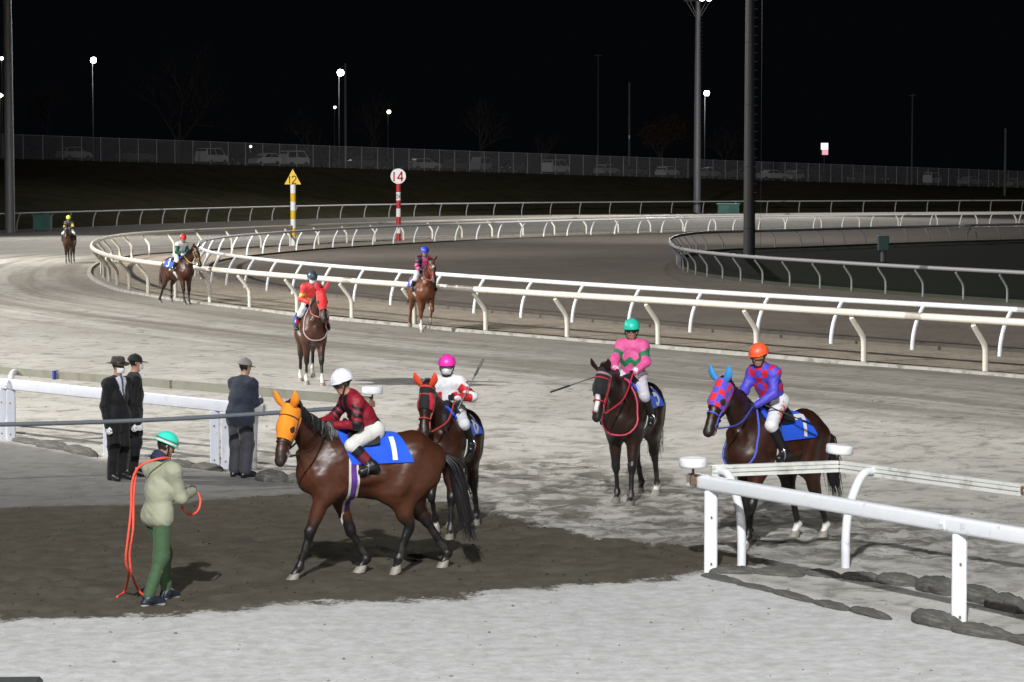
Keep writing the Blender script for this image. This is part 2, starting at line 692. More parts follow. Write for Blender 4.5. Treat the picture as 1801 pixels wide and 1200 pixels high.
def build_horse(S):
    """S: description; returns (root, field, data)"""
    vox = S.get('vox', 0.016)
    f = Field()
    ny = math.radians(S.get('neck_yaw', 0))
    ne = math.radians(S.get('neck_el', 46))
    hy = math.radians(S.get('head_yaw', 0))
    hp = math.radians(S.get('head_pitch', 52))
    Y = np.array([0, 1.0, 0])
    # trunk
    f.cap((.34, 0, 1.185), (-.28, 0, 1.20), .340, .335, .10, Y, .77, 1)
    f.cap((.53, 0, 1.15), (.30, 0, 1.27), .190, .285, .10, Y, .92, 1)
    f.cap((.34, 0, 1.50), (-.02, 0, 1.46), .095, .10, .12, Y, .62, 1)
    f.cap((-.20, 0, 1.33), (-.60, 0, 1.35), .19, .215, .10, Y, 1.0, 1)
    f.cap((-.20, 0, 1.10), (-.52, 0, 1.20), .245, .20, .10, Y, .92, 1)
    f.cap((-.62, 0, 1.33), (-.80, 0, 1.26), .235, .19, .10, Y, 1.02, 1)
    f.cap((.575, .07, 1.05), (.48, .09, 1.12), .108, .14, .05, None, 1, 1)
    f.cap((.575, -.07, 1.05), (.48, -.09, 1.12), .108, .14, .05, None, 1, 1)
    for s in (-1, 1):       # shoulder and haunch muscles
        f.cap((.27, s * .165, 1.42), (.47, s * .175, 1.14), .070, .095, .028, None, 1, 1)
        f.cap((.43, s * .185, 1.12), (.30, s * .180, .98), .085, .075, .025, None, 1, 1)
        f.cap((-.56, s * .165, 1.32), (-.42, s * .185, 1.02), .105, .100, .03, None, 1, 1)
        f.cap((.56, s * .075, 1.02), (.42, s * .10, .93), .085, .075, .020, None, 1, 1)
        f.cap((.60, s * .085, 1.16), (.66, s * .070, 1.36), .070, .060, .022, None, 1, 1)
        f.cap((-.40, s * .175, 1.03), (-.36, s * .180, .96), .075, .070, .020, None, 1, 1)
        f.cap((-.70, s * .150, 1.25), (-.80, s * .130, 1.05), .100, .085, .022, None, 1, 1)
        f.cap((.10, s * .215, 1.10), (-.20, s * .225, 1.12), .075, .070, .06, None, 1, 1)
    # neck
    nd = np.array([math.cos(ne) * math.cos(ny), math.cos(ne) * math.sin(ny), math.sin(ne)])
    nl = np.array([-math.sin(ny), math.cos(ny), 0])
    nb = np.array([.44, 0, 1.34])
    poll = nb + nd * .80
    nu = np.cross(nd, nl)
    nm = nb + nd * .42 + nu * 0.01
    f.cap(nb + np.array([0, 0, -.02]), nm, .205, .148, .10, nl * .5 + Y * .5, .60, 2)
    f.cap(nm, poll - nu * .0, .150, .112, .06, nl, .60, 2)
    f.cap(np.array([.26, 0, 1.47]), nm + nu * .09, .12, .085, .09, nl * .5 + Y * .5, .5, 2)
    # head
    hd = np.array([math.cos(hp) * math.cos(hy), math.cos(hp) * math.sin(hy), -math.sin(hp)])
    hl = np.array([-math.sin(hy), math.cos(hy), 0])
    hu = np.cross(hd, hl)
    O = poll + nd * .02
    at = lambda s, u, l=0.0: O + hd * s + hu * u + hl * l
    K = S.get('head', 1.12)
    at = lambda s, u, l=0.0: O + (hd * s + hu * u + hl * l) * K
    f.cap(at(.00, .0), at(.20, .01), .110, .108, .04, hl, .80, 3)
    f.cap(at(.13, -.085), at(.25, -.075), .110, .095, .05, hl, .64, 3)
    f.cap(at(.20, .012), at(.50, -.012), .092, .060, .05, hl, .84, 3)
    f.cap(at(.46, -.022), at(.565, -.030), .068, .057, .03, hl, .97, 3)
    mo = S.get('mouth', 0.0)
    f.cap(at(.34, -.088), at(.525, -.085 - mo), .044, .036, .04, hl, .9, 3)
    for s in (-1, 1):
        f.cap(at(.19, .045, s * .062), at(.24, .040, s * .058), .026, .022, .02, None, 1, 3)
        f.cap(at(.555, .0, s * .03), at(.575, -.012, s * .032), .020, .018, .015, None, 1, 3)
    # legs
    legs = S['legs']          # LF RF LH RH : (dx, lift)
    feet = []
    for i, (dx, lift) in enumerate(legs):
        y = (.135 if i < 2 else .135) * (1 if i % 2 == 0 else -1)
        fore = i < 2
        hx = (.40 if fore else -.70) + dx
        hoof = np.array([hx, y, .045 + lift])
        tilt = S.get('tilt', [0, 0, 0, 0])[i]
        pa = math.radians(38 + tilt)       # pastern lean
        fet = hoof + np.array([-math.sin(pa) * .125, 0, math.cos(pa) * .125])
        T = 10 + i
        if fore:
            el = np.array([.33 + dx * .22, y * 1.05, .93])
            sh = np.array([.50 + dx * .05, y * .95, 1.10])
            kn = ik(el, fet, .425, .345, 1)
            f.cap(sh, el, .125, .115, .08, None, 1, 1)
            f.cap(el + np.array([.02, 0, .05]), kn, .108, .055, .06, None, 1, T)
            f.cap(kn + np.array([.008, 0, .03]), kn + np.array([.006, 0, -.035]), .054, .049, .03, None, 1, T)
            f.cap(kn, fet, .042, .038, .02, Y, .84, T)
            f.cap(kn + np.array([-.030, 0, -.04]), fet + np.array([-.026, 0, .02]), .019, .020, .010, None, 1, T)
        else:
            hip = np.array([-.60, y * .95, 1.22])
            st = np.array([-.40 + dx * .30, y * 1.15, .95 + min(0, 0)])
            hk = ik(st, fet, .455, .41, -1)
            f.cap(hip, st, .205, .130, .10, Y, .72, 1)
            f.cap(np.array([-.78, y * .8, 1.22]), np.array([-.70 + dx * .2, y * .95, .98]), .165, .125, .09, Y, .80, 1)
            f.cap(st + np.array([-.03, 0, .0]), hk * .80 + st * .20, .135, .062, .09, Y, .75, T)
            f.cap(np.array([-.68 + dx * .22, y, 1.0]), hk * .72 + st * .28, .12, .058, .09, Y, .72, T)
            f.cap(hk * .78 + st * .22, hk + np.array([.01, 0, .0]), .064, .054, .05, Y, .85, T)
            f.cap(hk + np.array([-.030, 0, .045]), hk + np.array([-.008, 0, -.04]), .030, .040, .03, None, 1, T)
            f.cap(hk, fet, .047, .040, .02, Y, .84, T)
            f.cap(hk + np.array([-.036, 0, -.05]), fet + np.array([-.028, 0, .02]), .020, .021, .010, None, 1, T)
        f.cap(fet + np.array([-.010, 0, .005]), fet + np.array([.004, 0, .0]), .043, .047, .03, None, 1, T)
        f.cap(fet, hoof + np.array([-.01, 0, .02]), .035, .042, .03, None, 1, T)
        feet.append((hoof, pa))
    # tail dock
    f.cap((-.90, 0, 1.36), (-1.00, 0, 1.24), .055, .04, .06, None, 1, 1)
    root = empty('horse', S['loc'], S['rot'])
    root.scale = (S.get('scale', 1.0),) * 3
    tag(root, S['label'], 'horse', 'racehorses on the track')
    V, F = f.surface(vox, 1, (.0055, 6.0, 'skin'))
    # coat colours
    D, T = f.ev(V, True)
    base = np.array(S['coat'])
    C = np.tile(base, (len(V), 1))
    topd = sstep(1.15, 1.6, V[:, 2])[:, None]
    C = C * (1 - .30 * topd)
    under = (fbm(V[:, 0] * 3, V[:, 2] * 3, 3, 5)[:, None] - .5)
    C = C * (1 + .30 * under)
    leg = (T >= 10)
    blk = np.array([.011, .010, .010])
    w = np.where(leg, sstep(S.get('blk', .74), S.get('blk', .74) - .22, V[:, 2]), 0)[:, None] * S.get('points', 1.0)
    C = C * (1 - w) + blk * w
    ds = (np.where(leg, sstep(.55, .10, V[:, 2]), 0) * sstep(.42, .75, fbm(V[:, 0] * 14 + V[:, 1] * 9, V[:, 2] * 12, 3, 13)) * .22)[:, None]
    C = C * (1 - ds) + np.array([.17, .155, .13]) * ds
    for i, (hoof, pa) in enumerate(feet):
        hs = S.get('socks', (0, 0, 0, 0))[i]
        if hs > 0:
            ed = hs + .03 * np.sin(V[:, 0] * 60) * .5
            m = ((T == 10 + i) * sstep(ed + .02, ed - .02, V[:, 2] - hoof[2] + .045))[:, None]
            C = C * (1 - m) + np.array([.60, .57, .53]) * m
    hs_ = (V - O) @ hd / K
    hh = (V - O) @ hu / K
    hw = (V - O) @ hl / K
    head = (T == 3)
    m = (head * sstep(.40, .54, hs_))[:, None] * .8
    C = C * (1 - m) + np.array([.022, .018, .017]) * m
    if S.get('blaze'):
        s0, s1, wd = S['blaze']
        m = (head * (hh > .0) * sstep(wd + .012, wd - .012, np.abs(hw + .006 * np.sin(hs_ * 30))) * sstep(s0 - .02, s0 + .02, hs_) * sstep(s1 + .02, s1 - .02, hs_))[:, None]
        C = C * (1 - m) + np.array([.62, .58, .56]) * m
    if mo:
        m = (head * sstep(.44, .50, hs_) * sstep(-.055, -.075, hh))[:, None]
        C = C * (1 - m) + np.array([.38, .22, .20]) * m
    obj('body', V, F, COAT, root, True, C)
    # hooves
    for i, (hoof, pa) in enumerate(feet):
        b = MB()
        n = 14
        prof = [(.070, -.045), (.068, -.03), (.055, .018), (.045, .034)]
        vv, ff = [], []
        for r, z in prof:
            for k in range(n):
                a = 2 * PI * k / n
                vv.append((hoof[0] + r * math.cos(a) * 1.08 - z * .55 - .012, hoof[1] + r * .92 * math.sin(a), hoof[2] + z))
        for j in range(len(prof) - 1):
            for k in range(n):
                k2 = (k + 1) % n
                ff.append((j * n + k, j * n + k2, (j + 1) * n + k2, (j + 1) * n + k))
        ff.append(tuple(range(n))[::-1])
        ff.append(tuple(3 * n + k for k in range(n)))
        vv = np.array(vv)
        tl = math.radians(S.get('tilt', [0] * 4)[i])
        if tl:
            dxz = vv - hoof
            cs, sn = math.cos(tl), math.sin(tl)
            vv = hoof + np.stack([dxz[:, 0] * cs - dxz[:, 2] * sn, dxz[:, 1], dxz[:, 0] * sn + dxz[:, 2] * cs], 1)
        obj('hoof', vv, ff, HOOFW if S.get('socks', (0,) * 4)[i] > 0 or S.get('pale_hoof') else HOOF, root, True)
    # eyes, ears, nostrils
    for s in (-1, 1):
        e = Field().cap(at(.215, .040, s * .073), at(.225, .038, s * .072), .020, .020, .01)
        v, ff = e.surface(.009, 0)
        obj('eye', v, ff, GLASSY, root, True)
        e = Field().cap(at(.560, -.004, s * .046), at(.572, -.020, s * .044), .011, .008, .01)
        v, ff = e.surface(.007, 0)
        obj('nostril', v, ff, BLACK, root, True)
        # ear: curved leaf-shaped cup
        ec = S.get('ear')
        eb = at(-.005, .075, s * .058)
        ax = nrm(hu * .72 - hd * (.62 + S.get('ear_back', 0)) + hl * s * .32)
        sd = nrm(np.cross(ax, hd))
        fw = nrm(np.cross(sd, ax))
        vv, ff = [], []
        ng, nh = 10, 9
        le = .205 if ec else .180
        for q in range(nh):
            t = q / (nh - 1)
            r = (.046 if ec else .038) * (math.sin(PI * (t * .80 + .20)) ** .8) + .002
            cen = eb + ax * le * t + hl * s * .018 * math.sin(PI * t)
            for k in range(ng):
                a = 2 * PI * k / ng
                vv.append(cen + sd * r * math.cos(a) + fw * r * .62 * math.sin(a))
        for q in range(nh - 1):
            for k in range(ng):
                k2 = (k + 1) % ng
                ff.append((q * ng + k, q * ng + k2, (q + 1) * ng + k2, (q + 1) * ng + k))
        ff.append(tuple((nh - 1) * ng + k for k in range(ng)))
        cc = np.tile(np.array(ec if ec else base * .75), (len(vv), 1))
        obj('ear', vv, ff, CLOTH if ec else COAT, root, True, cc)
    # mane: locks falling to one side of the crest
    b = MB()
    side = S.get('mane', -1)
    rs = random.Random(S['seed'])
    ts = np.linspace(.12, 1.02, 58)
    base_pts = [np.array([.30, 0, 1.44]) * (1 - t) + (O + hd * .02) * t for t in ts]
    base_pts = np.array(base_pts)
    crest = cast(f, base_pts, np.tile(nrm(nu * .9 + np.array([-.15, 0, .25])), (len(ts), 1)), -.012, .4)
    for t, p in zip(ts, crest):
        for _ in range(2):
            ln = rs.uniform(.10, .19)
            q0 = p + nl * rs.uniform(-.012, .012) + nd * rs.uniform(-.01, .01)
            out = nl * side
            q1 = q0 + out * .050 + nu * .006 + nd * rs.uniform(-.01, .02)
            q2 = q0 + out * (.075 + rs.uniform(0, .02)) - np.array([0, 0, ln * .55]) + nd * rs.uniform(-.02, .03)
            q3 = q0 + out * (.070 + rs.uniform(0, .03)) - np.array([0, 0, ln]) + nd * rs.uniform(-.03, .05)
            pts = spline([q0, q1, q2, q3], .05)
            e = .012
            for _k in range(3):
                g = np.stack([f.look(pts + np.eye(3)[k] * e) - f.look(pts - np.eye(3)[k] * e) for k in range(3)], 1)
                g /= np.maximum(np.linalg.norm(g, axis=1, keepdims=True), 1e-9)
                pts = pts - g * ((f.look(pts) - .009 - .008 * rs.random()) * .8)[:, None]
            b.tube(pts, np.linspace(.020, .005, len(pts)), 4, True, .6)
    for _ in range(0 if S.get('hood') else 7):
        q0 = at(-.03, .09, rs.uniform(-.03, .03))
        q1 = at(.05, .115, rs.uniform(-.03, .03))
        q2 = at(.13 + rs.uniform(0, .05), .105, rs.uniform(-.035, .035))
        b.tube(spline([q0, q1, q2], .05), np.linspace(.014, .004, len(spline([q0, q1, q2], .05))), 4, True, .6)
    b.build('mane', mat('mane_' + S['hairname'], S['hair'], .5, .4, 30, 0), root, True)
    # tail
    b = MB()
    tb = np.array([-.97, 0, 1.29])
    sw = S.get('tail', (-.22, 0.0, .42))       # end offset x, y and end height
    end = np.array([tb[0] + sw[0], sw[1], sw[2]])
    mid1 = tb + np.array([-.10 + sw[0] * .1, sw[1] * .15, -.12])
    mid2 = tb * .45 + end * .55 + np.array([-.05, 0, 0])
    core = spline([tb, mid1, mid2, end], .06)
    n = len(core)
    u = np.linspace(0, 1, n)
    b.tube(core[:int(n * .86)], (.035 + .060 * np.sin(PI * np.clip(u * .95 + .05, 0, 1)) ** .8 * (1 - .25 * u))[:int(n * .86)], 8, True, .8)
    for _ in range(110):
        o1 = np.array([rs.gauss(0, .028), rs.gauss(0, .032), 0])
        o2 = np.array([rs.gauss(0, .040), rs.gauss(0, .045), abs(rs.gauss(0, .16)) - .05])
        pts = spline([tb + o1 * .6, mid1 + o1 * 1.3, mid2 + o1 * .8 + o2 * .7, end + o2], .09)
        b.tube(pts, np.linspace(.014, .002, len(pts)), 4, True, .7)
    b.build('tail', mat('tail_' + S['hairname'], S['hair'], .5, .4, 30, 0), root, True)

    # ---- tack that follows the body surface
    lowres = S.get('far', False)
    # saddle cloth
    nuu, nvv = (10, 23) if lowres else (15, 33)
    v_ = np.linspace(-1, 1, nvv)
    rows_o, rows_i = [], []
    for i in range(nuu):
        q = i / (nuu - 1)
        x = (.30 - .12 * np.abs(v_) ** 1.5) * (1 - q) + (-.40 - .13 * np.abs(v_) ** 1.2) * q
        ph = np.radians(82) * v_
        Dr = np.stack([np.zeros(nvv), np.sin(ph), np.cos(ph)], 1)
        Or = np.stack([x, np.zeros(nvv), np.full(nvv, 1.22)], 1)
        h0 = cast(f, Or, Dr, .004)
        h1 = cast(f, Or, Dr, .018 + .004 * math.sin(i * 1.7))
        if i == 0:
            pass
        rows_i.append(h0)
        rows_o.append(h1)
    V, F = sheet(np.vstack(rows_o), np.vstack(rows_i), nuu, nvv)
    ccol = np.tile(np.array(S.get('cloth', BLUE)), (len(V), 1))
    sc = obj('saddle_cloth', V, F, CLOTH, root, True, ccol)
    # numbers on both sides, front is towards the head
    if S.get('num'):
        dv, df = digits2(S['num'], .32)
        for s in (1, -1):
            H = .29
            u2 = dv[:, 0] * H / 1.6
            w2 = dv[:, 1] * H / 1.6
            # left side (y>0): reading direction runs to the tail (-x)
            x = -.315 - s * u2 * 1.0 - .04 * (-(w2))
            an = np.radians(51 - w2 / .33 * 57) * s
            Dr = np.stack([np.zeros(len(x)), np.sin(an), np.cos(an)], 1)
            Or = np.stack([x, np.zeros(len(x)), np.full(len(x), 1.22)], 1)
            hv = cast(f, Or, Dr, .028)
            obj('number', hv, [q if s > 0 else q[::-1] for q in df], WHITECLOTH, sc)
    # front pad strip of the cloth (panel of the weight cloth)
    # saddle
    nuu, nvv = 9, 15
    rows_o, rows_i = [], []
    v_ = np.linspace(-1, 1, nvv)
    for i in range(nuu):
        q = i / (nuu - 1)
        x = .16 * (1 - q) - .20 * q + .05 * np.abs(v_)
        ph = np.radians(48) * v_
        Dr = np.stack([np.zeros(nvv), np.sin(ph), np.cos(ph)], 1)
        Or = np.stack([x, np.zeros(nvv), np.full(nvv, 1.25)], 1)
        rows_i.append(cast(f, Or, Dr, .022))
        rows_o.append(cast(f, Or, Dr, .045 + .03 * (2 * q - 1) ** 2 * 1.0))
    V, F = sheet(np.vstack(rows_o), np.vstack(rows_i), nuu, nvv)
    obj('saddle', V, F, BLACK, root, True)
    # girth: three bands
    gc = S.get('girth', ((.62, .62, .6), (.02, .02, .02)))
    for bi, (off, wd, colr) in enumerate(((.045, .024, gc[0]), (0, .062, gc[1]), (-.045, .024, gc[0]))):
        nn = 40
        ph = np.linspace(math.radians(52), math.radians(308), nn)
        rows_o, rows_i = [], []
        for e in (-.5, .5):
            x = np.full(nn, .13 + off + e * wd) + .03 * np.sin(ph)**2
            Dr = np.stack([np.zeros(nn), np.sin(ph), np.cos(ph)], 1)
            Or = np.stack([x, np.zeros(nn), np.full(nn, 1.22)], 1)
            rows_o.append(cast(f, Or, Dr, .012))
            rows_i.append(cast(f, Or, Dr, .003))
        V, F = sheet(np.vstack(rows_o), np.vstack(rows_i), 2, nn)
        obj('girth', V, F, CLOTH, root, True, np.tile(np.array(colr), (len(V), 1)))
    # bridle
    bm = mat('strap_' + S['strapname'], S['strap'], .5, .15, 30, .05)

    def ring(s, du, r, span=(0, 360), tilt=0.0):
        a = np.radians(np.linspace(span[0], span[1], 22))
        Dr = np.outer(np.cos(a), hu + hd * tilt) + np.outer(np.sin(a), hl)
        Dr /= np.linalg.norm(Dr, axis=1, keepdims=True)
        return cast(f, at(s, du), Dr, r * .6)

    b = MB()
    b.tube(ring(.37, -.03, .010), .010, 6)
    b.tube(ring(.10, -.02, .010, (-100, 100)), .010, 6)
    for s in (-1, 1):
        ln = np.linspace(.06, .47, 9)
        Or = np.array([at(q, -.035) for q in ln])
        p = cast(f, Or, np.tile(hl * s, (9, 1)), .006)
        b.tube(p, .009, 6)
    b.build('bridle', bm, root, True)
    for s in (-1, 1):
        c = cast(f, at(.47, -.055)[None], (hl * s)[None], .008)[0]
        b = MB()
        a = np.linspace(0, 2 * PI, 13)
        b.tube([c + .030 * (math.cos(q) * hd + math.sin(q) * hu) for q in a], .006, 6)
        b.build('bit_ring', METALB, root, True)
    # hood / blinkers
    if S.get('hood'):
        H = S['hood']
        nuu, nvv = (18, 33) if lowres else (30, 57)
        ss = np.linspace(H.get('s0', -.03), H.get('s1', .335), nuu)
        aa = np.radians(np.linspace(-H.get('span', 128), H.get('span', 128), nvv))
        rows_o, rows_i, cs_ = [], [], []
        for s_ in ss:
            Dr = np.outer(np.cos(aa), hu) + np.outer(np.sin(aa), hl)
            o = np.tile(at(max(s_, .0), -.02), (nvv, 1))
            if s_ < 0:
                Dr = Dr + hd * s_ * 6
                Dr /= np.linalg.norm(Dr, axis=1, keepdims=True)
            rows_o.append(cast(f, o, Dr, .010))
            rows_i.append(cast(f, o, Dr, .002))
            cs_.append(np.array([H['fn'](s_, math.degrees(a_)) for a_ in aa]))
        V, F = sheet(np.vstack(rows_o), np.vstack(rows_i), nuu, nvv)
        cc = np.vstack(cs_ + cs_)
        obj('hood', V, F, CLOTH, root, True, cc)
        for s in (-1, 1):
            if H.get('eye'):
                cpos = at(.215, .036, s * .074)
                e = Field().cap(cpos, cpos + hd * .012, .050, .050, .01, nrm(hl * s * .8 + hu * .3), .62)
                v, ff = e.surface(.011, 1)
                obj('eye_cup', v, ff, CLOTH, root, True, np.tile(np.array(H['eye']), (len(v), 1)))
    # loop round the neck and chest
    if S.get('loop'):
        a = np.radians(np.linspace(0, 360, 40))
        c = np.array([.50, 0, 1.36])
        ux = nrm(np.array([-.42, 0, 1.0]) if not S.get('loop_low') else np.array([-.55, 0, 1.0]))
        Dr = np.outer(np.cos(a), ux) + np.outer(np.sin(a), Y)
        p = cast(f, c, Dr, .012)
        b = MB()
        b.tube(p, .013, 6, False)
        b.build('neck_strap', mat('loop_' + S['loopname'], S['loop'], .5, .1, 30, .05), root, True)
    bits = [at(.49, -.06, s * .085) for s in (1, -1)]
    return root, f, dict(bits=bits, at=at, hd=hd, hl=hl, hu=hu, bm=bm, poll=O, nl=nl)


# ------------------------------------------------------------------ people
def fist_mesh():
    """a loosely closed right hand, wrist at the origin, knuckles to +x, back of the hand +z, thumb to +y"""
    f = Field()
    f.cap((-.02, 0, 0), (.02, 0, 0), .024, .026, .01, (0, 0, 1), .8)
    f.cap((.03, .015, .0), (.075, .018, .004), .022, .020, .02, (0, 0, 1), .75)
    f.cap((.03, -.015, .0), (.070, -.020, .002), .022, .018, .02, (0, 0, 1), .75)
    for i, (y, l) in enumerate(((.031, .92), (.011, 1.0), (-.010, .95), (-.030, .80))):
        k = np.array([.085 * (.96 if i in (0, 3) else 1), y, .004])
        p1 = k + np.array([.030 * l, 0, -.014])
        p2 = p1 + np.array([-.004, 0, -.026 * l])
        p3 = p2 + np.array([-.024 * l, 0, -.006])
        f.cap(k, p1, .0098, .0092, .004)
        f.cap(p1, p2, .0092, .0085, .004)
        f.cap(p2, p3, .0085, .0072, .004)
    f.cap((.025, .030, -.004), (.060, .050, -.014), .0125, .0105, .008)
    f.cap((.060, .050, -.014), (.088, .036, -.030), .0105, .0082, .005)
    return f.surface(.0055, 1)


FV, FF = fist_mesh()


def place_hand(name, root, wrist, direction, thumb, col, m, mirror=False, scale=1.0, off=np.zeros(3)):
    x = nrm(direction)
    z = nrm(np.cross(x, nrm(thumb)))
    y = np.cross(z, x)
    if mirror:
        V = FV * np.array([1, -1, 1])
        F = FF[:, ::-1]
        y = -y
    else:
        V, F = FV, FF
    W = wrist + scale * (V[:, :1] * x + V[:, 1:2] * y + V[:, 2:3] * z)
    return obj(name, W - off, F, m, root, True, np.tile(np.array(col), (len(W), 1)))


SKINC = (.36, .20, .135)


def build_person(J, O, M4, base, label, group):
    """J joints, O outfit, M4 frame to world, base: origin of the empty in the frame"""
    vox = O.get('vox', .013)
    B = np.array(base, float)
    root = empty('person')
    root.matrix_world = M4 @ Matrix.Translation(Vector(B))
    tag(root, label, 'person', group)
    f = Field()
    a = {k: np.array(v, float) for k, v in J.items()}
    fat = O.get('fat', .90 if O.get('boots') else 1.0)
    sax = nrm(a['shL'] - a['shR'])
    up = (a['shL'] + a['shR']) / 2
    pel = (a['hipL'] + a['hipR']) / 2
    mid = pel * .45 + up * .55 + np.array(O.get('belly', (0, 0, 0)))
    pf = O.get('pfat', fat)
    f.cap(a['hipL'], a['hipR'], .105 * pf, .105 * pf, .08, None, 1, 1)
    f.cap(pel, mid, .118 * pf, .122 * fat, .07, sax, 1.22, 2)
    f.cap(mid, up - (up - pel) * .10, .128 * fat, .110 * fat, .07, sax, 1.30, 2)
    f.cap(a['shL'], a['shR'], .068, .068, .07, None, 1, 2)
    hc, hf, hu = a['head'], nrm(a['hfwd']), nrm(a['hup'])
    for s in ('L', 'R'):
        f.cap(up + hu * .045, a['sh' + s] + hu * .005, .060, .058, .05, None, 1, 2)
    hl = np.cross(hu, hf)
    nb = up + hu * .03
    f.cap(nb, hc - hu * .06, .064, .058, .05, None, 1, 3)
    # head with jaw, nose, ears, brow
    P = lambda x, y, z: hc + hf * x + hl * y + hu * z
    f.cap(P(-.015, 0, .025), P(.005, 0, .025), .092, .090, .03, hl, .88, 4)
    f.cap(P(.03, 0, -.03), P(.045, 0, -.085), .066, .044, .04, hl, .92, 4)
    f.cap(P(.088, 0, -.005), P(.105, 0, -.035), .011, .016, .015, None, 1, 4)
    f.cap(P(.083, -.02, -.072), P(.083, .02, -.072), .010, .010, .012, None, 1, 4)
    for s in (-1, 1):
        f.cap(P(-.012, s * .082, .01), P(-.015, s * .086, -.03), .020, .014, .012, hf, .6, 4)
    for s in ('L', 'R'):
        f.cap(a['sh' + s], a['el' + s], .056 * fat, .044, .05, None, 1, 5)
        f.cap(a['el' + s], a['ha' + s], .043, .030, .04, None, 1, 5)
        f.cap(a['hip' + s], a['kn' + s], .098 * pf, .062, .06, None, 1, 6)
        f.cap(a['kn' + s], a['an' + s], .062, .042, .04, None, 1, 7)
        cal = a['kn' + s] * .68 + a['an' + s] * .32
        f.cap(cal, cal * .6 + a['an' + s] * .4, .056, .045, .04, None, 1, 7)
        f.cap(a['an' + s], a['toe' + s], .045, .036, .03, None, 1, 8)
        td = nrm(a['toe' + s] - a['an' + s])
        hel = a['an' + s] + np.array([-td[0] * .05, -td[1] * .05, -.045])
        f.cap(a['an' + s], hel, .040, .034, .03, None, 1, 8)
    # body
    bf = f.sub({1, 2, 3, 4, 5, 6, 7, 8}, -.006)
    V, F = bf.surface(vox)
    q = V - hc
    qx, qy, qz = q @ hf, q @ hl, q @ hu
    C = np.tile(np.array(O.get('skin', SKINC)), (len(V), 1))
    hd = (np.abs(qx) < .13) & (np.abs(qz) < .13) & (np.abs(qy) < .11)
    hr = hd & ((qz > .055) | ((qx < .0) & (qz > -.05) & (np.abs(qy) < .082)) | ((qx < -.055)))
    C[hr] = (.012, .010, .009)
    lp = hd & (qx > .075) & (np.abs(qz + .072) < .011) & (np.abs(qy) < .027)
    C[lp] = (.30, .11, .09)
    br = hd & (qx > .07) & (np.abs(qz - .032) < .007) & (np.abs(np.abs(qy) - .034) < .020)
    C[br] = (.02, .015, .012)
    obj('body', V - B, F, SKIN, root, True, C)
    if not O.get('goggles'):
        for s in (-1, 1):
            e = Field().cap(P(.078, s * .033, .012), P(.080, s * .033, .012), .0125, .0125, .01)
            v, ff = e.surface(.006, 0)
            obj('eye', v - B, ff, GLASSY, root, True)
    # jacket
    g = O.get('jgrow', .014)
    jf = f.sub({2, 5}, g)
    if O.get('hem', 0) > 0:
        jf = f.sub({2, 5}, g)
        jf.P += f.sub({1}, g + .006).P
    jf.cap(nb + hu * .0, nb + hu * .035, .068, .062, .03, None, 1, 2)
    hem = O.get('hem', 0)
    if hem > 0:
        dn = nrm(pel - up)
        kx = (a['knL'] + a['knR']) / 2
        dn2 = nrm(nrm(kx - pel) * .6 + dn * .6)
        for s in ('L', 'R'):
            h0 = a['hip' + s]
            f_end = h0 + nrm(a['kn' + s] - h0) * hem
            jf.cap(h0 + (up - pel) * .1, f_end, .098 * pf + g, .104 * pf + g, .06, None, 1, 2)
    else:
        jf.cap(pel + (up - pel) * .08, pel + (up - pel) * .2, .122 * fat, .122 * fat, .04, sax, 1.22, 2)
    V, F = jf.surface(vox, 1, (O.get('crease', .0095), O.get('csc', 13.0), 'cloth'))
    D, T = jf.ev(V, True)
    uv = up - pel
    loc = np.stack([(V - pel) @ nrm(uv) / np.linalg.norm(uv), (V - pel) @ sax, (V - pel) @ nrm(np.cross(sax, uv))], 1)
    arm_t = np.zeros(len(V))
    for s in ('L', 'R'):
        m = (T == 5) & (((V - up) @ sax > 0) == (s == 'L'))
        p0, p1, p2 = a['sh' + s], a['el' + s], a['ha' + s]
        t1 = np.clip(((V - p0) @ (p1 - p0)) / ((p1 - p0) @ (p1 - p0)), 0, 1)
        t2 = np.clip(((V - p1) @ (p2 - p1)) / ((p2 - p1) @ (p2 - p1)), 0, 1)
        arm_t[m] = (t1 + t2)[m]
    C = O['jacket'](loc, T == 5, arm_t)
    obj(O.get('jname', 'jacket'), V - B, F, O.get('jmat', SILK), root, True, C)
    # trousers
    tf = f.sub({1, 6}, .012)
    if O.get('boots'):
        for s in ('L', 'R'):
            tf.cap(a['kn' + s], a['kn' + s] * .85 + a['an' + s] * .15, .067, .062, .03, None, 1, 6)
    else:
        lg = O.get('leg_r', .062)
        for s in ('L', 'R'):
            tf.cap(a['hip' + s], a['kn' + s], .10 * pf, lg + .012, .05, None, 1, 6)
            tf.cap(a['kn' + s], a['an' + s] + np.array([0, 0, .035]), lg + .008, lg, .05, None, 1, 6)
    V, F = tf.surface(vox, 1, (.005, 10.0, 'cloth'))
    tr = obj(O.get('tname', 'breeches' if O.get('boots') else 'trousers'), V - B, F, CLOTH, root, True, np.tile(np.array(O['trousers']), (len(V), 1)))
    for s in ('L', 'R'):
        ff_ = Field()
        if O.get('boots'):
            ff_.cap(a['kn' + s] * .80 + a['an' + s] * .20, a['an' + s], .072, .052, .03, None, 1, 7)
        else:
            ff_.cap(a['an' + s] + np.array([0, 0, .0]), a['an' + s] + np.array([0, 0, -.02]), .045, .045, .03, None, 1, 7)
        for pr in f.P:
            if pr[7] == 8 and (np.allclose(pr[0], a['an' + s])):
                ff_.cap(pr[0], pr[1], pr[2] + .010, pr[3] + .010, .03, None, 1, 8)
        V, F = ff_.surface(vox)
        C = np.tile(np.array(O.get('shoe', (.012, .012, .013))), (len(V), 1))
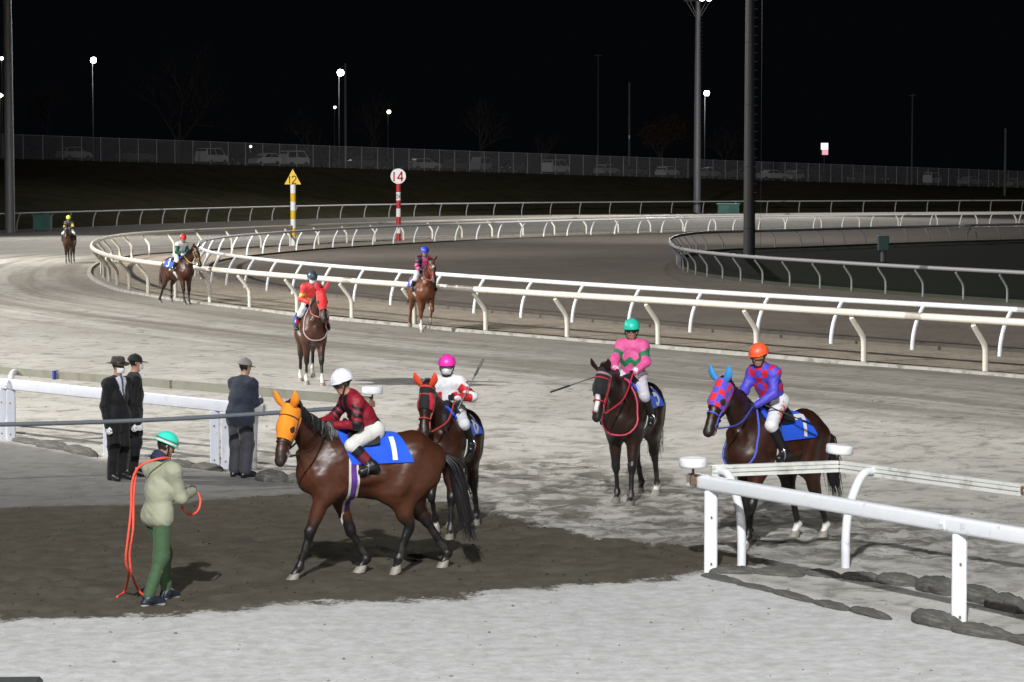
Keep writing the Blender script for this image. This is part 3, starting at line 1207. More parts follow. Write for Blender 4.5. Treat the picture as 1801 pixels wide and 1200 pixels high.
        if O.get('bootband'):
            t = ((V - a['kn' + s]) @ (a['an' + s] - a['kn' + s])) / ((a['an' + s] - a['kn' + s]) @ (a['an' + s] - a['kn' + s]))
            C[(t > .42) & (t < .72)] = O['bootband']
        if O.get('sole'):
            lo = V[:, 2] < (a['toe' + s][2] - .008)
            C[lo] = O['sole']
        obj('boot' if O.get('boots') else 'shoe', V - B, F, mat('boot_leather', rough=.35, var=.15, scale=40, bump=.08, attr=True), root, True, C)
        # hands
        dr = nrm(a['ha' + s] - a['el' + s])
        th = a.get('thumb' + s, np.array([0, 0, 1.0]))
        gname = 'glove' if O.get('glove') else 'hand'
        place_hand(gname, root, a['ha' + s], a.get('hdir' + s, dr), th, O.get('glove', O.get('skin', SKINC)), SKIN if not O.get('glove') else CLOTH, s == 'L', 1.0, B)
        if O.get('cuff'):
            b = MB()
            b.tube([a['ha' + s] - dr * .045, a['ha' + s] + dr * .012], [.050, .046], 12)
            V = np.vstack(b.V) - B
            obj('cuff', V, b.F, WHITECLOTH, root, True)
    # headgear
    hat = O.get('hat', 'helmet')
    hcol = np.array(O['hatcol'])

    def dome(rf, rl, rt, zc, amax, xo=0.0, n=28, m=12, thick=.008, lip=0):
        V, F = [], []
        for sh in (0, 1):
            e = thick * sh
            for i in range(m + 1):
                th = math.radians(amax) * i / m
                for k in range(n):
                    ph = 2 * PI * k / n
                    x, y, z = math.sin(th) * math.cos(ph), math.sin(th) * math.sin(ph), math.cos(th)
                    V.append(P(xo + (rf - e) * x, (rl - e) * y, zc + (rt - e) * z))
        k0 = (m + 1) * n
        for i in range(m):
            for k in range(n):
                k2 = (k + 1) % n
                F.append((i * n + k, (i + 1) * n + k, (i + 1) * n + k2, i * n + k2))
                F.append(tuple(k0 + j for j in (i * n + k2, (i + 1) * n + k2, (i + 1) * n + k, i * n + k)))
        for k in range(n):
            k2 = (k + 1) % n
            F.append((m * n + k, k0 + m * n + k, k0 + m * n + k2, m * n + k2))
        return np.array(V), F

    def peak(x0, x1, wd, z0, z1, th=.006, n=13):
        V, F = [], []
        for sh in (0, 1):
            for k in range(n):
                u = -1 + 2 * k / (n - 1)
                cx = math.cos(u * PI / 2) ** .6
                for r in (0, 1):
                    x = (x0 * math.sqrt(max(0, 1 - (u * .92) ** 2)) if r == 0 else x0 * math.sqrt(max(0, 1 - (u * .92) ** 2)) + (x1 - x0) * cx)
                    z = z0 if r == 0 else z0 + (z1 - z0) * cx
                    V.append(P(x, wd * u, z - th * sh - .008 * u * u))
        o = 2 * n
        for k in range(n - 1):
            q = (2 * k, 2 * k + 1, 2 * k + 3, 2 * k + 2)
            F.append(q)
            F.append(tuple(o + j for j in q[::-1]))
            F.append((2 * k + 1, o + 2 * k + 1, o + 2 * k + 3, 2 * k + 3))
            F.append((2 * k, 2 * k + 2, o + 2 * k + 2, o + 2 * k))
        return np.array(V), F

    hm = mat('headgear', rough=.38 if hat == 'helmet' else .7, var=.06, scale=40, bump=.08, attr=True) if hat == 'helmet' else CLOTH
    if hat in ('helmet', 'hardhat'):
        V, F = dome(.131, .115, .126, .030, 93, -.008)
        C = np.tile(hcol, (len(V), 1))
        if hat == 'hardhat':
            z = (V - hc) @ hu
            C[(z > .045) & (z < .062)] = (.02, .03, .03)
            C[(z <= .045) & (z > .030)] = (.60, .62, .58)
        hel = obj('helmet', V - B, F, hm, root, True, C)
        V, F = peak(.122, .142 if hat == 'helmet' else .146, .108, .032, .022)
        obj('peak', V - B, F, hm, hel, True, np.tile(hcol * O.get('peakdark', .9), (len(V), 1)))
        # harness strap
        b = MB()
        for s in (-1, 1):
            b.tube([P(-.01, s * .100, .03), P(.02, s * .088, -.04), P(.045, s * .05, -.115), P(.05, 0, -.128)], .008, 6)
        V = np.vstack(b.V) - B
        obj('chin_strap', V, b.F, BLACK, hel, True)
        if O.get('seams'):
            b = MB()
            for ph in (0, PI / 3, 2 * PI / 3):
                pts = []
                for t in np.linspace(-86, 86, 15):
                    th = math.radians(t)
                    pts.append(P(-.008 + .133 * math.sin(th) * math.cos(ph), .117 * math.sin(th) * math.sin(ph), .030 + .128 * math.cos(th)))
                b.tube(pts, .003, 5)
            obj('seam', np.vstack(b.V) - B, b.F, WHITECLOTH, hel, True)
    elif hat == 'cap':
        V, F = dome(.112, .100, .100, .030, 95, -.012)
        hel = obj('cap', V - B, F, hm, root, True, np.tile(hcol, (len(V), 1)))
        V, F = peak(.098, .190, .085, .030, .018)
        obj('peak', V - B, F, hm, hel, True, np.tile(hcol * .8, (len(V), 1)))
        b = MB()
        b.add(*dome(.012, .012, .008, .130, 90, -.012, 8, 4, .002))
        obj('button', np.vstack(b.V) - B, b.F, hm, hel, True)
    elif hat == 'fedora':
        prof = [(.0, .135), (.05, .140), (.088, .132), (.099, .10), (.104, .045), (.106, .040), (.150, .034), (.168, .040), (.167, .032), (.106, .028)]
        V, F, n = [], [], 28
        for r, z in prof:
            for k in range(n):
                ph = 2 * PI * k / n
                dent = .018 * math.cos(ph) ** 2 * 0 + (.014 if (z > .12 and abs(math.sin(ph)) < .5) else 0)
                V.append(P(r * 1.06 * math.cos(ph) - .008, r * .95 * math.sin(ph), z - dent - (.012 * math.cos(2 * ph) if r > .14 else 0)))
        for i in range(len(prof) - 1):
            for k in range(n):
                k2 = (k + 1) % n
                F.append((i * n + k, (i + 1) * n + k, (i + 1) * n + k2, i * n + k2))
        C = np.tile(hcol, (len(V), 1))
        z = (np.array(V) - hc) @ hu
        hel = obj('hat', np.array(V) - B, F, hm, root, True, C)
        b = MB()
        a2 = np.linspace(0, 2 * PI, 29)
        b.tube([P(.112 * math.cos(q) - .008, .101 * math.sin(q), .055) for q in a2], .011, 6, False, .35)
        obj('hat_band', np.vstack(b.V) - B, b.F, BLACK, hel, True)
    if O.get('goggles'):
        gm, zz = O['goggles'], .004
        n = 17
        V, F = [], []
        for q in range(n):
            ph = math.radians(-72 + 144 * q / (n - 1))
            nosegap = .012 * math.exp(-(ph / .22) ** 2)
            for sgn, rr in ((1, 0), (1, .010), (-1, .010), (-1, 0)):
                z = zz + (.026 if sgn > 0 else -.024 + nosegap)
                V.append(P((.101 + rr) * math.cos(ph) + .006, (.090 + rr) * math.sin(ph), z))
        for q in range(n - 1):
            for k in range(4):
                k2 = (k + 1) % 4
                F.append((4 * q + k, 4 * q + 4 + k, 4 * q + 4 + k2, 4 * q + k2))
        F.append((0, 1, 2, 3))
        F.append(tuple(4 * (n - 1) + k for k in (3, 2, 1, 0)))
        obj('goggles', np.array(V) - B, F, gm, root, True)
        b = MB()
        a2 = np.radians(np.linspace(65, 295, 21))
        b.tube([P(.104 * math.cos(q) - .002, .096 * math.sin(q), zz + .005) for q in a2], .011, 6, True, .3)
        obj('goggle_strap', np.vstack(b.V) - B, b.F, BLACK, root, True)
    if O.get('mask'):
        n, m = 15, 7
        V, F = [], []
        for sh in (0, .004):
            for i in range(m):
                z = -.018 - .078 * i / (m - 1)
                for q in range(n):
                    ph = math.radians(-68 + 136 * q / (n - 1))
                    bul = .020 * math.cos(ph) ** 3 * math.sin(PI * (i + 1) / (m + 1))
                    r = .082 - .012 * (i / (m - 1)) ** 2
                    V.append(P((r + bul - sh) * math.cos(ph) + .022, (r * .92 - sh) * math.sin(ph), z))
        V, F2 = np.array(V), sheet(np.array(V)[:n * m], np.array(V)[n * m:], m, n)[1]
        obj('face_mask', V - B, F2, WHITECLOTH, root, True)
    if O.get('scarf'):
        b = MB()
        a2 = np.linspace(0, 2 * PI, 25)
        for dz, r in ((-.125, .072), (-.100, .068), (-.150, .080)):
            b.tube([P(.0 + r * 1.1 * math.cos(q), r * math.sin(q), dz + .01 * math.sin(2 * q)) for q in a2], .026, 8, False)
        obj('scarf', np.vstack(b.V) - B, b.F, mat('scarf_navy', O['scarf'], .8, .2, 40, .3), root, True)
    return root, f, jf, tf


def jockey_joints(S, f):
    """riding pose in the horse's own frame"""
    th = math.radians(S.get('lean', 30))
    tw = S.get('twist', 0.0)
    seat = np.array([S.get('seat_x', -.06), 0, S.get('seat_z', 1.67)])
    tu = np.array([math.sin(th), 0, math.cos(th)])
    up = seat + tu * .415
    sx = np.array([math.sin(tw), math.cos(tw), 0])
    J = {}
    hy = math.radians(S.get('look', 0))
    hp = math.radians(S.get('nod', 8))
    hf = np.array([math.cos(hp) * math.cos(hy), math.cos(hp) * math.sin(hy), -math.sin(hp)])
    hl = np.array([-math.sin(hy), math.cos(hy), 0])
    hu = np.cross(hf, hl)
    J['head'] = up + nrm(tu * .6 + np.array([.10, 0, .5])) * .212 + hf * .012
    J['hfwd'], J['hup'] = hf, hu
    for s, sg in (('L', 1), ('R', -1)):
        sh = up + sx * sg * .152 + tu * -.015
        hand = np.array(S.get('hand' + s, (.36, sg * .075, 1.70)), float)
        J['sh' + s] = sh
        d = hand - sh
        L = np.linalg.norm(d)
        l1, l2 = .262, .245
        if L > (l1 + l2) * .985:
            k = L / ((l1 + l2) * .985)
            l1, l2 = l1 * k, l2 * k
        a = (l1 * l1 - l2 * l2 + L * L) / (2 * L)
        h = math.sqrt(max(l1 * l1 - a * a, 0))
        pole = np.array(S.get('pole' + s, (-.55, sg * .75, -.35)), float)
        pole = nrm(pole - (pole @ (d / L)) * d / L)
        J['el' + s] = sh + d / L * a + pole * h
        J['ha' + s] = hand
        J['thumb' + s] = np.array([.25, -sg * .35, .9])
        J['hip' + s] = seat + np.array([0, sg * .085, -.01])
        kz = S.get('knee', (.30, 1.50))
        az = S.get('ankle', (.10, 1.23))
        J['kn' + s] = np.array([kz[0], sg * .265, kz[1]])
        J['an' + s] = np.array([az[0], sg * .315, az[1]])
        J['toe' + s] = np.array([az[0] + .135, sg * .335, az[1] - .055])
    return J, seat


def solid(c):
    c = np.array(c)
    return lambda loc, arm, t: np.tile(c, (len(loc), 1))


def add_reins(root, hdta, hands, f, m):
    for i, s in enumerate((1, -1)):
        p0 = hdta['bits'][i]
        p1 = np.array(hands[i], float) + np.array([.07, 0, -.02])
        mid = (p0 + p1) / 2
        mid[2] -= .07
        mid[1] += s * .06
        pts = spline([p0, mid, p1], .06)
        for _ in range(6):       # keep the strap outside the neck
            e = 1e-2
            g = np.stack([(f.look(pts + np.eye(3)[k] * e) - f.look(pts - np.eye(3)[k] * e)) / (2 * e) for k in range(3)], 1)
            pts = pts + g * np.maximum(.016 - f.look(pts), 0)[:, None]
        b = MB()
        b.tube(smooth_pts(pts, 2), .011, 6)
        b.build('rein', m, root, True)


def add_stirrups(root, J, m):
    for s in ('L', 'R'):
        an, toe = J['an' + s], J['toe' + s]
        c = an * .45 + toe * .55 + np.array([0, 0, .02])
        b = MB()
        a = np.linspace(0, 2 * PI, 15)
        b.tube([c + np.array([0, .055 * math.cos(q), .075 * math.sin(q)]) for q in a], .008, 6, False)
        b.build('stirrup', METALB, root, True)
        b = MB()
        b.tube([c + np.array([0, 0, .075]), np.array([.06, np.sign(an[1]) * .20, 1.50])], .010, 6, True)
        b.build('stirrup_leather', BLACK, root, True)


def whip(p0, p1, label, handle=.3):
    p0, p1 = np.array(p0, float), np.array(p1, float)
    d = nrm(p1 - p0)
    L = np.linalg.norm(p1 - p0)
    b = MB()
    r = empty('riding_whip', tuple(p0))
    tag(r, label, 'whip')
    b.tube([np.zeros(3), d * L], [.010, .006], 6)
    b.build('shaft', mat('whip_shaft', (.05, .05, .05), .4, .2, 30, 0), r, True)
    b = MB()
    b.tube([d * L * .66, d * L * .70, d * (L + .01)], [.008, .016, .013], 6)
    b.build('flap', BLACK, r, True)
    return r


# ------------------------------------------------------------------ course geometry (from the photograph's ground points)
def GP(L, z=0.0):
    return np.array([G(x, y, z)[:2] for x, y in L])


def ext(P, n0=0, n1=0):
    P = list(P)
    if n0:
        P.insert(0, P[0] + nrm(P[0] - P[1]) * n0)
    if n1:
        P.append(P[-1] + nrm(P[-1] - P[-2]) * n1)
    return np.array(P)


I1 = GP([(1733, 655), (1521, 638.5), (1330, 621.5), (1150, 607), (991, 594), (850, 582.5), (621, 561.5), (452, 543), (387, 534.5), (286, 521), (248, 514), (220, 506.5), (203, 500),
         (190, 493.5), (181, 487), (177, 480), (179, 472), (190, 463), (212, 456), (245, 450.5), (283, 447), (340, 443), (420, 438), (509, 433), (602, 428), (702, 423), (810, 418.5), (923, 414.5), (1043, 411), (1167, 407.7), (1296, 404.8), (1426, 402.5), (1600, 400.6), (1801, 399)])
I2 = GP([(1662, 624), (1469, 609.5), (1334, 598.5), (1206, 588), (1000, 570), (902, 561), (673, 538.5), (612, 532), (512, 520.5), (436, 510.5), (384, 501), (361, 496), (347, 491), (337, 484), (333, 477), (336, 469), (350, 462), (385, 456), (430, 451),
         (493, 444.5), (549, 440), (610, 435.5), (679, 431.5), (752, 427.5), (828, 423.5), (910, 420), (993, 417), (1080, 414.2), (1172, 411.3), (1267, 408.6), (1360, 406.4), (1510, 404.2), (1660, 402.4), (1801, 401)])
I3 = GP([(1772, 534), (1689, 528.5), (1615, 523), (1547, 518), (1486, 513), (1433, 508.5), (1384, 504.5), (1342, 501), (1306, 497), (1276, 493), (1249, 489.5), (1229, 486), (1214, 482.5), (1203, 478.5), (1195, 473.5), (1190, 467), (1189, 459.5), (1196, 453), (1215, 447.5), (1240, 444),
         (1271, 441.5), (1344, 440), (1405, 438), (1470, 435.3), (1541, 432.3), (1620, 429.6), (1703, 426.6), (1790, 424.5)])
OUT = np.array([G(x, y, 1.30)[:2] for x, y in [(0, 376), (100, 373.3), (225, 369.8), (351, 366.4), (480, 363.2), (610, 360.5), (800, 357.6), (1000, 355.7), (1200, 354.6), (1400, 353.8), (1600, 353.2), (1801, 352.6)]])
I1 = spline(ext(smooth_pts(I1, 1), 22, 60), .5)
I2 = spline(ext(smooth_pts(I2, 1), 26, 60), .5)
I3 = spline(ext(smooth_pts(I3, 1), 20, 60), .5)
OUT = spline(ext(smooth_pts(OUT, 2), 70, 70), .5)

# ---- ground sheets
gm = mat('dark_turf', (.020, .026, .012), .9, .4, 1.5, .4)
obj('ground', [(-1500, -300, -.30), (1500, -300, -.30), (1500, 2500, -.30), (-1500, 2500, -.30)], [(0, 1, 2, 3)], gm)['kind'] = 'structure'

# sand of the main course and the apron: one fine sheet
ys = [14.0]
while ys[-1] < 330:
    ys.append(ys[-1] + max(.055, ys[-1] ** 1.25 * .0017))
ys = np.array(ys)
us = np.linspace(-1.32, 1.32, 420)
XX = us[None, :] * (ys[:, None] * .235 + .6)
YY = np.repeat(ys[:, None], len(us), 1)
wet_poly = np.vstack([GP([(-260, 905), (0, 893), (250, 886), (420, 876), (560, 862), (700, 868), (800, 884), (870, 905), (980, 930), (1110, 948), (1240, 962), (1330, 975), (1345, 990), (1260, 1002), (1190, 1014), (1100, 1022), (980, 1030), (850, 1042), (700, 1052), (500, 1064), (300, 1082), (0, 1088), (-260, 1096)])])
path_poly = GP([(-400, 735), (0, 775), (100, 790), (190, 808), (300, 818), (470, 838), (620, 862), (560, 880), (250, 900), (0, 905), (-400, 930)])
churn_poly = GP([(800, 815), (1020, 800), (1240, 835), (1420, 900), (1700, 900), (1801, 950), (1801, 1010), (1400, 985), (1240, 970), (1000, 940), (860, 905)])
wb = (fbm(XX * 1.1, YY * .7, 4, 3) - .5) * .9 + (fbm(XX * 5, YY * 3, 4, 4) - .5) * .85
wet = sstep(.40, -.40, poly_sd(XX, YY, wet_poly) + wb * .55)
path = sstep(.25, -.25, poly_sd(XX, YY, path_poly) + wb * .3)
churn = sstep(.8, -.9, poly_sd(XX, YY, churn_poly) + wb * 1.2)
# distance from the inner rail for the harrow and wheel marks
dI = np.full(XX.shape, 1e9)
sI = np.zeros(XX.shape)
for i in range(0, len(I1), 3):
    d = np.hypot(XX - I1[i, 0], YY - I1[i, 1])
    m = d < dI
    dI[m] = d[m]
    sI[m] = i * .5
apron = GP([(-500, 1300), (-500, 1090), (0, 1088), (300, 1082), (700, 1052), (980, 1030), (1240, 1008), (1420, 1040), (1690, 1105), (1801, 1135), (2300, 1250), (2300, 1900), (-500, 1900)])
apn = sstep(.2, -.2, poly_sd(XX, YY, apron) + wb * .3)
near = sstep(75, 30, YY)
hoofp = fbm(XX * 4.2, YY * 4.2, 2, 11)
hollow = sstep(.60, .74, hoofp)
ZZ = (fbm(XX * .35, YY * .35, 3, 21) - .5) * .06 + near * ((fbm(XX * 2.4, YY * 2.4, 4, 22) - .5) * (.018 + .06 * churn + .03 * wet) * (1 - .6 * apn) - hollow * (.012 + .03 * churn + .016 * wet) * (1 - apn))
ZZ *= (1 - .75 * path)
ZZ += -.012
nyy, nxx = XX.shape
V = np.stack([XX, YY, ZZ], -1).reshape(-1, 3)
ii = (np.arange(nyy - 1)[:, None] * nxx + np.arange(nxx - 1)[None, :]).ravel()
F = np.stack([ii, ii + 1, ii + nxx + 1, ii + nxx], 1)
me = mesh('sand_track', V, F, None, True)


def fattr(me, name, arr):
    a = me.attributes.new(name, 'FLOAT', 'POINT')
    a.data.foreach_set('value', np.asarray(arr, np.float32).ravel())


fattr(me, 'wet', wet)
fattr(me, 'path', path)
fattr(me, 'churn', churn)
fattr(me, 'across', np.minimum(dI, 60))
fattr(me, 'along', sI)
fattr(me, 'hollow', hollow * near * (1 - .85 * apn))
fattr(me, 'apron', apn)


class NT:
    """tiny node helper"""

    def __init__(self, name):
        self.m = bpy.data.materials.new(name)
        self.m.use_nodes = True
        self.N, self.L = self.m.node_tree.nodes, self.m.node_tree.links
        self.b = self.N['Principled BSDF']

    def attr(self, n):
        a = self.N.new('ShaderNodeAttribute')
        a.attribute_name = n
        return a.outputs['Fac']

    def pos(self):
        return self.N.new('ShaderNodeNewGeometry').outputs['Position']

    def noise(self, vec, scale, detail=5, rough=.55, dist=0.0):
        n = self.N.new('ShaderNodeTexNoise')
        n.inputs['Scale'].default_value = scale
        n.inputs['Detail'].default_value = detail
        n.inputs['Roughness'].default_value = rough
        n.inputs['Distortion'].default_value = dist
        self.L.new(vec, n.inputs['Vector'])
        return n.outputs[0]

    def comb(self, x, y, z=0.0):
        c = self.N.new('ShaderNodeCombineXYZ')
        for i, v in enumerate((x, y, z)):
            if isinstance(v, (int, float)):
                c.inputs[i].default_value = v
            else:
                self.L.new(v, c.inputs[i])
        return c.outputs[0]

    def math(self, op, a, b=None, clamp=False):
        n = self.N.new('ShaderNodeMath')
        n.operation = op
        n.use_clamp = clamp
        for i, v in enumerate((a, b)):
            if v is None:
                continue
            if isinstance(v, (int, float)):
                n.inputs[i].default_value = v
            else:
                self.L.new(v, n.inputs[i])
        return n.outputs[0]

    def rng(self, v, a, b, c=0.0, d=1.0):
        n = self.N.new('ShaderNodeMapRange')
        for i, q in enumerate((a, b, c, d)):
            n.inputs[i + 1].default_value = q
        self.L.new(v, n.inputs[0])
        return n.outputs[0]

    def mix(self, f, a, b, mode='MIX'):
        n = self.N.new('ShaderNodeMix')
        n.data_type = 'RGBA'
        n.blend_type = mode
        for i, v in ((0, f), (6, a), (7, b)):
            if isinstance(v, (int, float)):
                n.inputs[i].default_value = v
            elif isinstance(v, tuple):
                n.inputs[i].default_value = (*v, 1)
            else:
                self.L.new(v, n.inputs[i])
        return n.outputs[2]

    def bump(self, h, s, d=.02):
        n = self.N.new('ShaderNodeBump')
        n.inputs['Strength'].default_value = s
        n.inputs['Distance'].default_value = d
        self.L.new(h, n.inputs['Height'])
        self.L.new(n.outputs[0], self.b.inputs['Normal'])


t = NT('course_sand')
p = t.pos()
dry = (.53, .51, .475)
n1 = t.noise(p, .55, 6, .6)
n2 = t.noise(p, 3.2, 6, .65)
n3 = t.noise(p, 14, 6, .7)
st = t.noise(t.comb(t.math('MULTIPLY', t.attr('across'), .9), t.math('MULTIPLY', t.attr('along'), .030)), 1.0, 5, .6, .4)
st2 = t.noise(t.comb(t.math('MULTIPLY', t.attr('across'), 3.2), t.math('MULTIPLY', t.attr('along'), .16)), 1.0, 4, .6, .3)
c = t.mix(t.rng(n1, .30, .70), (.42, .40, .365), dry)
nearr = t.rng(t.attr('across'), 11, 4)
c = t.mix(t.math('MULTIPLY', t.rng(st, .44, .62), t.math('ADD', .16, t.math('MULTIPLY', nearr, .50))), c, (.17, .15, .12))
c = t.mix(t.math('MULTIPLY', t.rng(st2, .52, .66), t.math('ADD', .10, t.math('MULTIPLY', nearr, .25))), c, (.16, .145, .12))
c = t.mix(t.math('MULTIPLY', t.rng(t.attr('across'), 6.5, 1.2), .62), c, (.125, .108, .085))
c = t.mix(t.math('MULTIPLY', t.rng(n2, .54, .70), .50), c, (.17, .16, .14))
n4 = t.noise(p, 1.7, 4, .6, .8)
c = t.mix(t.math('MULTIPLY', t.rng(n4, .55, .66), .62), c, (.15, .138, .115))
n5 = t.noise(p, .16, 4, .6, .5)
c = t.mix(t.math('MULTIPLY', t.rng(n5, .50, .64), .22), c, (.25, .235, .20))
arc_ = t.math('MULTIPLY', t.rng(t.attr('across'), 4.8, 6.0), t.rng(t.attr('across'), 9.5, 7.5))
c = t.mix(t.math('MULTIPLY', t.math('MULTIPLY', arc_, t.rng(st, .36, .56)), .62), c, (.15, .135, .11))
c = t.mix(t.math('MULTIPLY', t.rng(n3, .50, .72), .28), c, (.20, .19, .17))
ch = t.math('MULTIPLY', t.attr('churn'), t.rng(t.noise(p, 1.9, 7, .68, .6), .44, .56))
c = t.mix(t.math('MULTIPLY', ch, .85), c, (.115, .105, .085))
ap = t.mix(t.rng(t.noise(p, 5.5, 8, .72), .35, .68), (.57, .565, .555), (.39, .385, .372))
ap = t.mix(t.math('MULTIPLY', t.rng(n3, .60, .74), .35), ap, (.26, .26, .25))
c = t.mix(t.attr('apron'), c, ap)
pt = t.mix(t.rng(n2, .3, .7), (.155, .15, .142), (.20, .195, .185))
c = t.mix(t.attr('path'), c, pt)
wt = t.mix(t.rng(n2, .3, .72), (.064, .055, .040), (.105, .092, .069))
wt = t.mix(t.math('MULTIPLY', t.rng(n3, .60, .74), .5), wt, (.12, .11, .09))
wm = t.math('ADD', t.attr('wet'), t.math('ADD', t.math('MULTIPLY', t.math('SUBTRACT', n3, .5), 1.3), t.math('MULTIPLY', t.math('SUBTRACT', n2, .5), 1.2)))
c = t.mix(t.math('MULTIPLY', t.rng(wm, .34, .64), 1.0), c, wt)
c = t.mix(t.math('MULTIPLY', t.attr('hollow'), .38), c, (.10, .095, .08))
t.L.new(c, t.b.inputs['Base Color'])
t.b.inputs['Roughness'].default_value = .92
t.b.inputs['Specular IOR Level'].default_value = .15
t.bump(t.math('ADD', n3, t.math('MULTIPLY', t.noise(p, 45, 4, .7), .5)), .55, .03)
me.materials.append(t.m)
tag(link('sand_track', me), 'pale harrowed sand of the main course with a dark wet crossing', None, None, 'structure')


def strip(name, P, Q, z, m, crown=0.0, nv=8):
    """sheet between two curves (same parameter)"""
    n = max(len(P), len(Q))
    a = np.linspace(0, 1, n)
    P = np.stack([np.interp(a, np.linspace(0, 1, len(P)), P[:, k]) for k in (0, 1)], 1)
    Q = np.stack([np.interp(a, np.linspace(0, 1, len(Q)), Q[:, k]) for k in (0, 1)], 1)
    V = []
    for j in range(nv + 1):
        s = j / nv
        R = P * (1 - s) + Q * s
        V.append(np.c_[R, np.full(n, z + crown * math.sin(PI * s))])
    V = np.vstack(V)
    ii = (np.arange(nv)[:, None] * n + np.arange(n - 1)[None, :]).ravel()
    F = np.stack([ii, ii + 1, ii + n + 1, ii + n], 1)
    if np.cross((V[F[0, 1]] - V[F[0, 0]]), (V[F[0, 3]] - V[F[0, 0]]))[2] < 0:
        F = F[:, ::-1]
    o = obj(name, V, F, m, None, True)
    o['kind'] = 'structure'
    return o


def nearest_on(P, Q):
    """for each point of P the nearest point of Q"""
    return np.array([Q[np.argmin(((Q - p) ** 2).sum(1))] for p in P])


n1v = normals2(I1)      # which side is the infield?
cen = np.array([66.0, 124.0])
if ((cen - I1[len(I1) // 2]) * n1v[len(I1) // 2]).sum() < 0:
    n1v = -n1v
n2v = normals2(I2)
if ((cen - I2[len(I2) // 2]) * n2v[len(I2) // 2]).sum() < 0:
    n2v = -n2v
n3v = normals2(I3)
if ((cen - I3[len(I3) // 2]) * n3v[len(I3) // 2]).sum() < 0:
    n3v = -n3v
nov = normals2(OUT)
if ((cen - OUT[len(OUT) // 2]) * nov[len(OUT) // 2]).sum() < 0:
    nov = -nov

t = NT('verge_dirt')
p = t.pos()
c = t.mix(t.rng(t.noise(p, .8, 6, .65), .35, .65), (.22, .18, .135), (.32, .27, .21))
c = t.mix(t.rng(t.noise(p, 5, 6, .7), .5, .7), c, (.13, .115, .09))
t.L.new(c, t.b.inputs['Base Color'])
t.b.inputs['Roughness'].default_value = .95
t.bump(t.noise(p, 9, 6, .7), .6, .05)
verge_m = t.m
t = NT('inner_track_sand')
p = t.pos()
c = t.mix(t.rng(t.noise(p, .35, 6, .65), .35, .65), (.080, .063, .049), (.122, .099, .078))
c = t.mix(t.math('MULTIPLY', t.rng(t.noise(p, 2.2, 6, .7), .45, .65), .6), c, (.056, .045, .035))
t.L.new(c, t.b.inputs['Base Color'])
t.b.inputs['Roughness'].default_value = .95
t.bump(t.noise(p, 3, 6, .7), .7, .08)
inner_m = t.m
strip('verge', I1 + n1v * .25, nearest_on(I1, I2) + n1v * 1.2, .02, verge_m, .05)
strip('inner_track', I2 + n2v * .7, nearest_on(I2, I3) + n2v * .3, .034, inner_m, .03, 30)
# infield turf
Q = I3 + n3v * .3
ctr = np.array([110.0, 118.0])
strip('infield_grass', Q, np.tile(ctr, (len(Q), 1)), .050, mat('infield_turf', (.006, .010, .004), 1.0, .5, 2.5, .8, spec=.05), 0, 24)
# low concrete kerbs at the foot of the rails
KERB = mat('kerb_concrete', (.34, .33, .30), .85, .25, 4, .3, dirt=((.10, .09, .07), 3, .5, .7))


def kerb(P, nv, off, w, h, name, label, m=KERB):
    P = P + nv * off
    pts = np.c_[P, np.full(len(P), h)]
    n = len(pts)
    a = np.c_[P - nv * w / 2, np.full(n, h)]
    b_ = np.c_[P + nv * w / 2, np.full(n, h)]
    V = np.vstack([a - [0, 0, h + .03], a, b_, b_ - [0, 0, h + .03]])
    F = []
    for k in range(3):
        for i in range(n - 1):
            F.append((k * n + i, k * n + i + 1, (k + 1) * n + i + 1, (k + 1) * n + i))
    return tag(obj(name, V, F, m), label, None, None, 'structure')


kerb(I1, n1v, -.55, .16, .07, 'kerb', 'low pale kerb at the foot of the outermost inner rail')
kerb(I2, n2v, .75, .14, .12, 'kerb', 'dark low kerb along the inner track', mat('kerb_dark', (.10, .09, .075), .9, .3, 4, .3))
kerb(I3, n3v, .1, .22, .14, 'kerb', 'dark edge of the infield turf', gm)


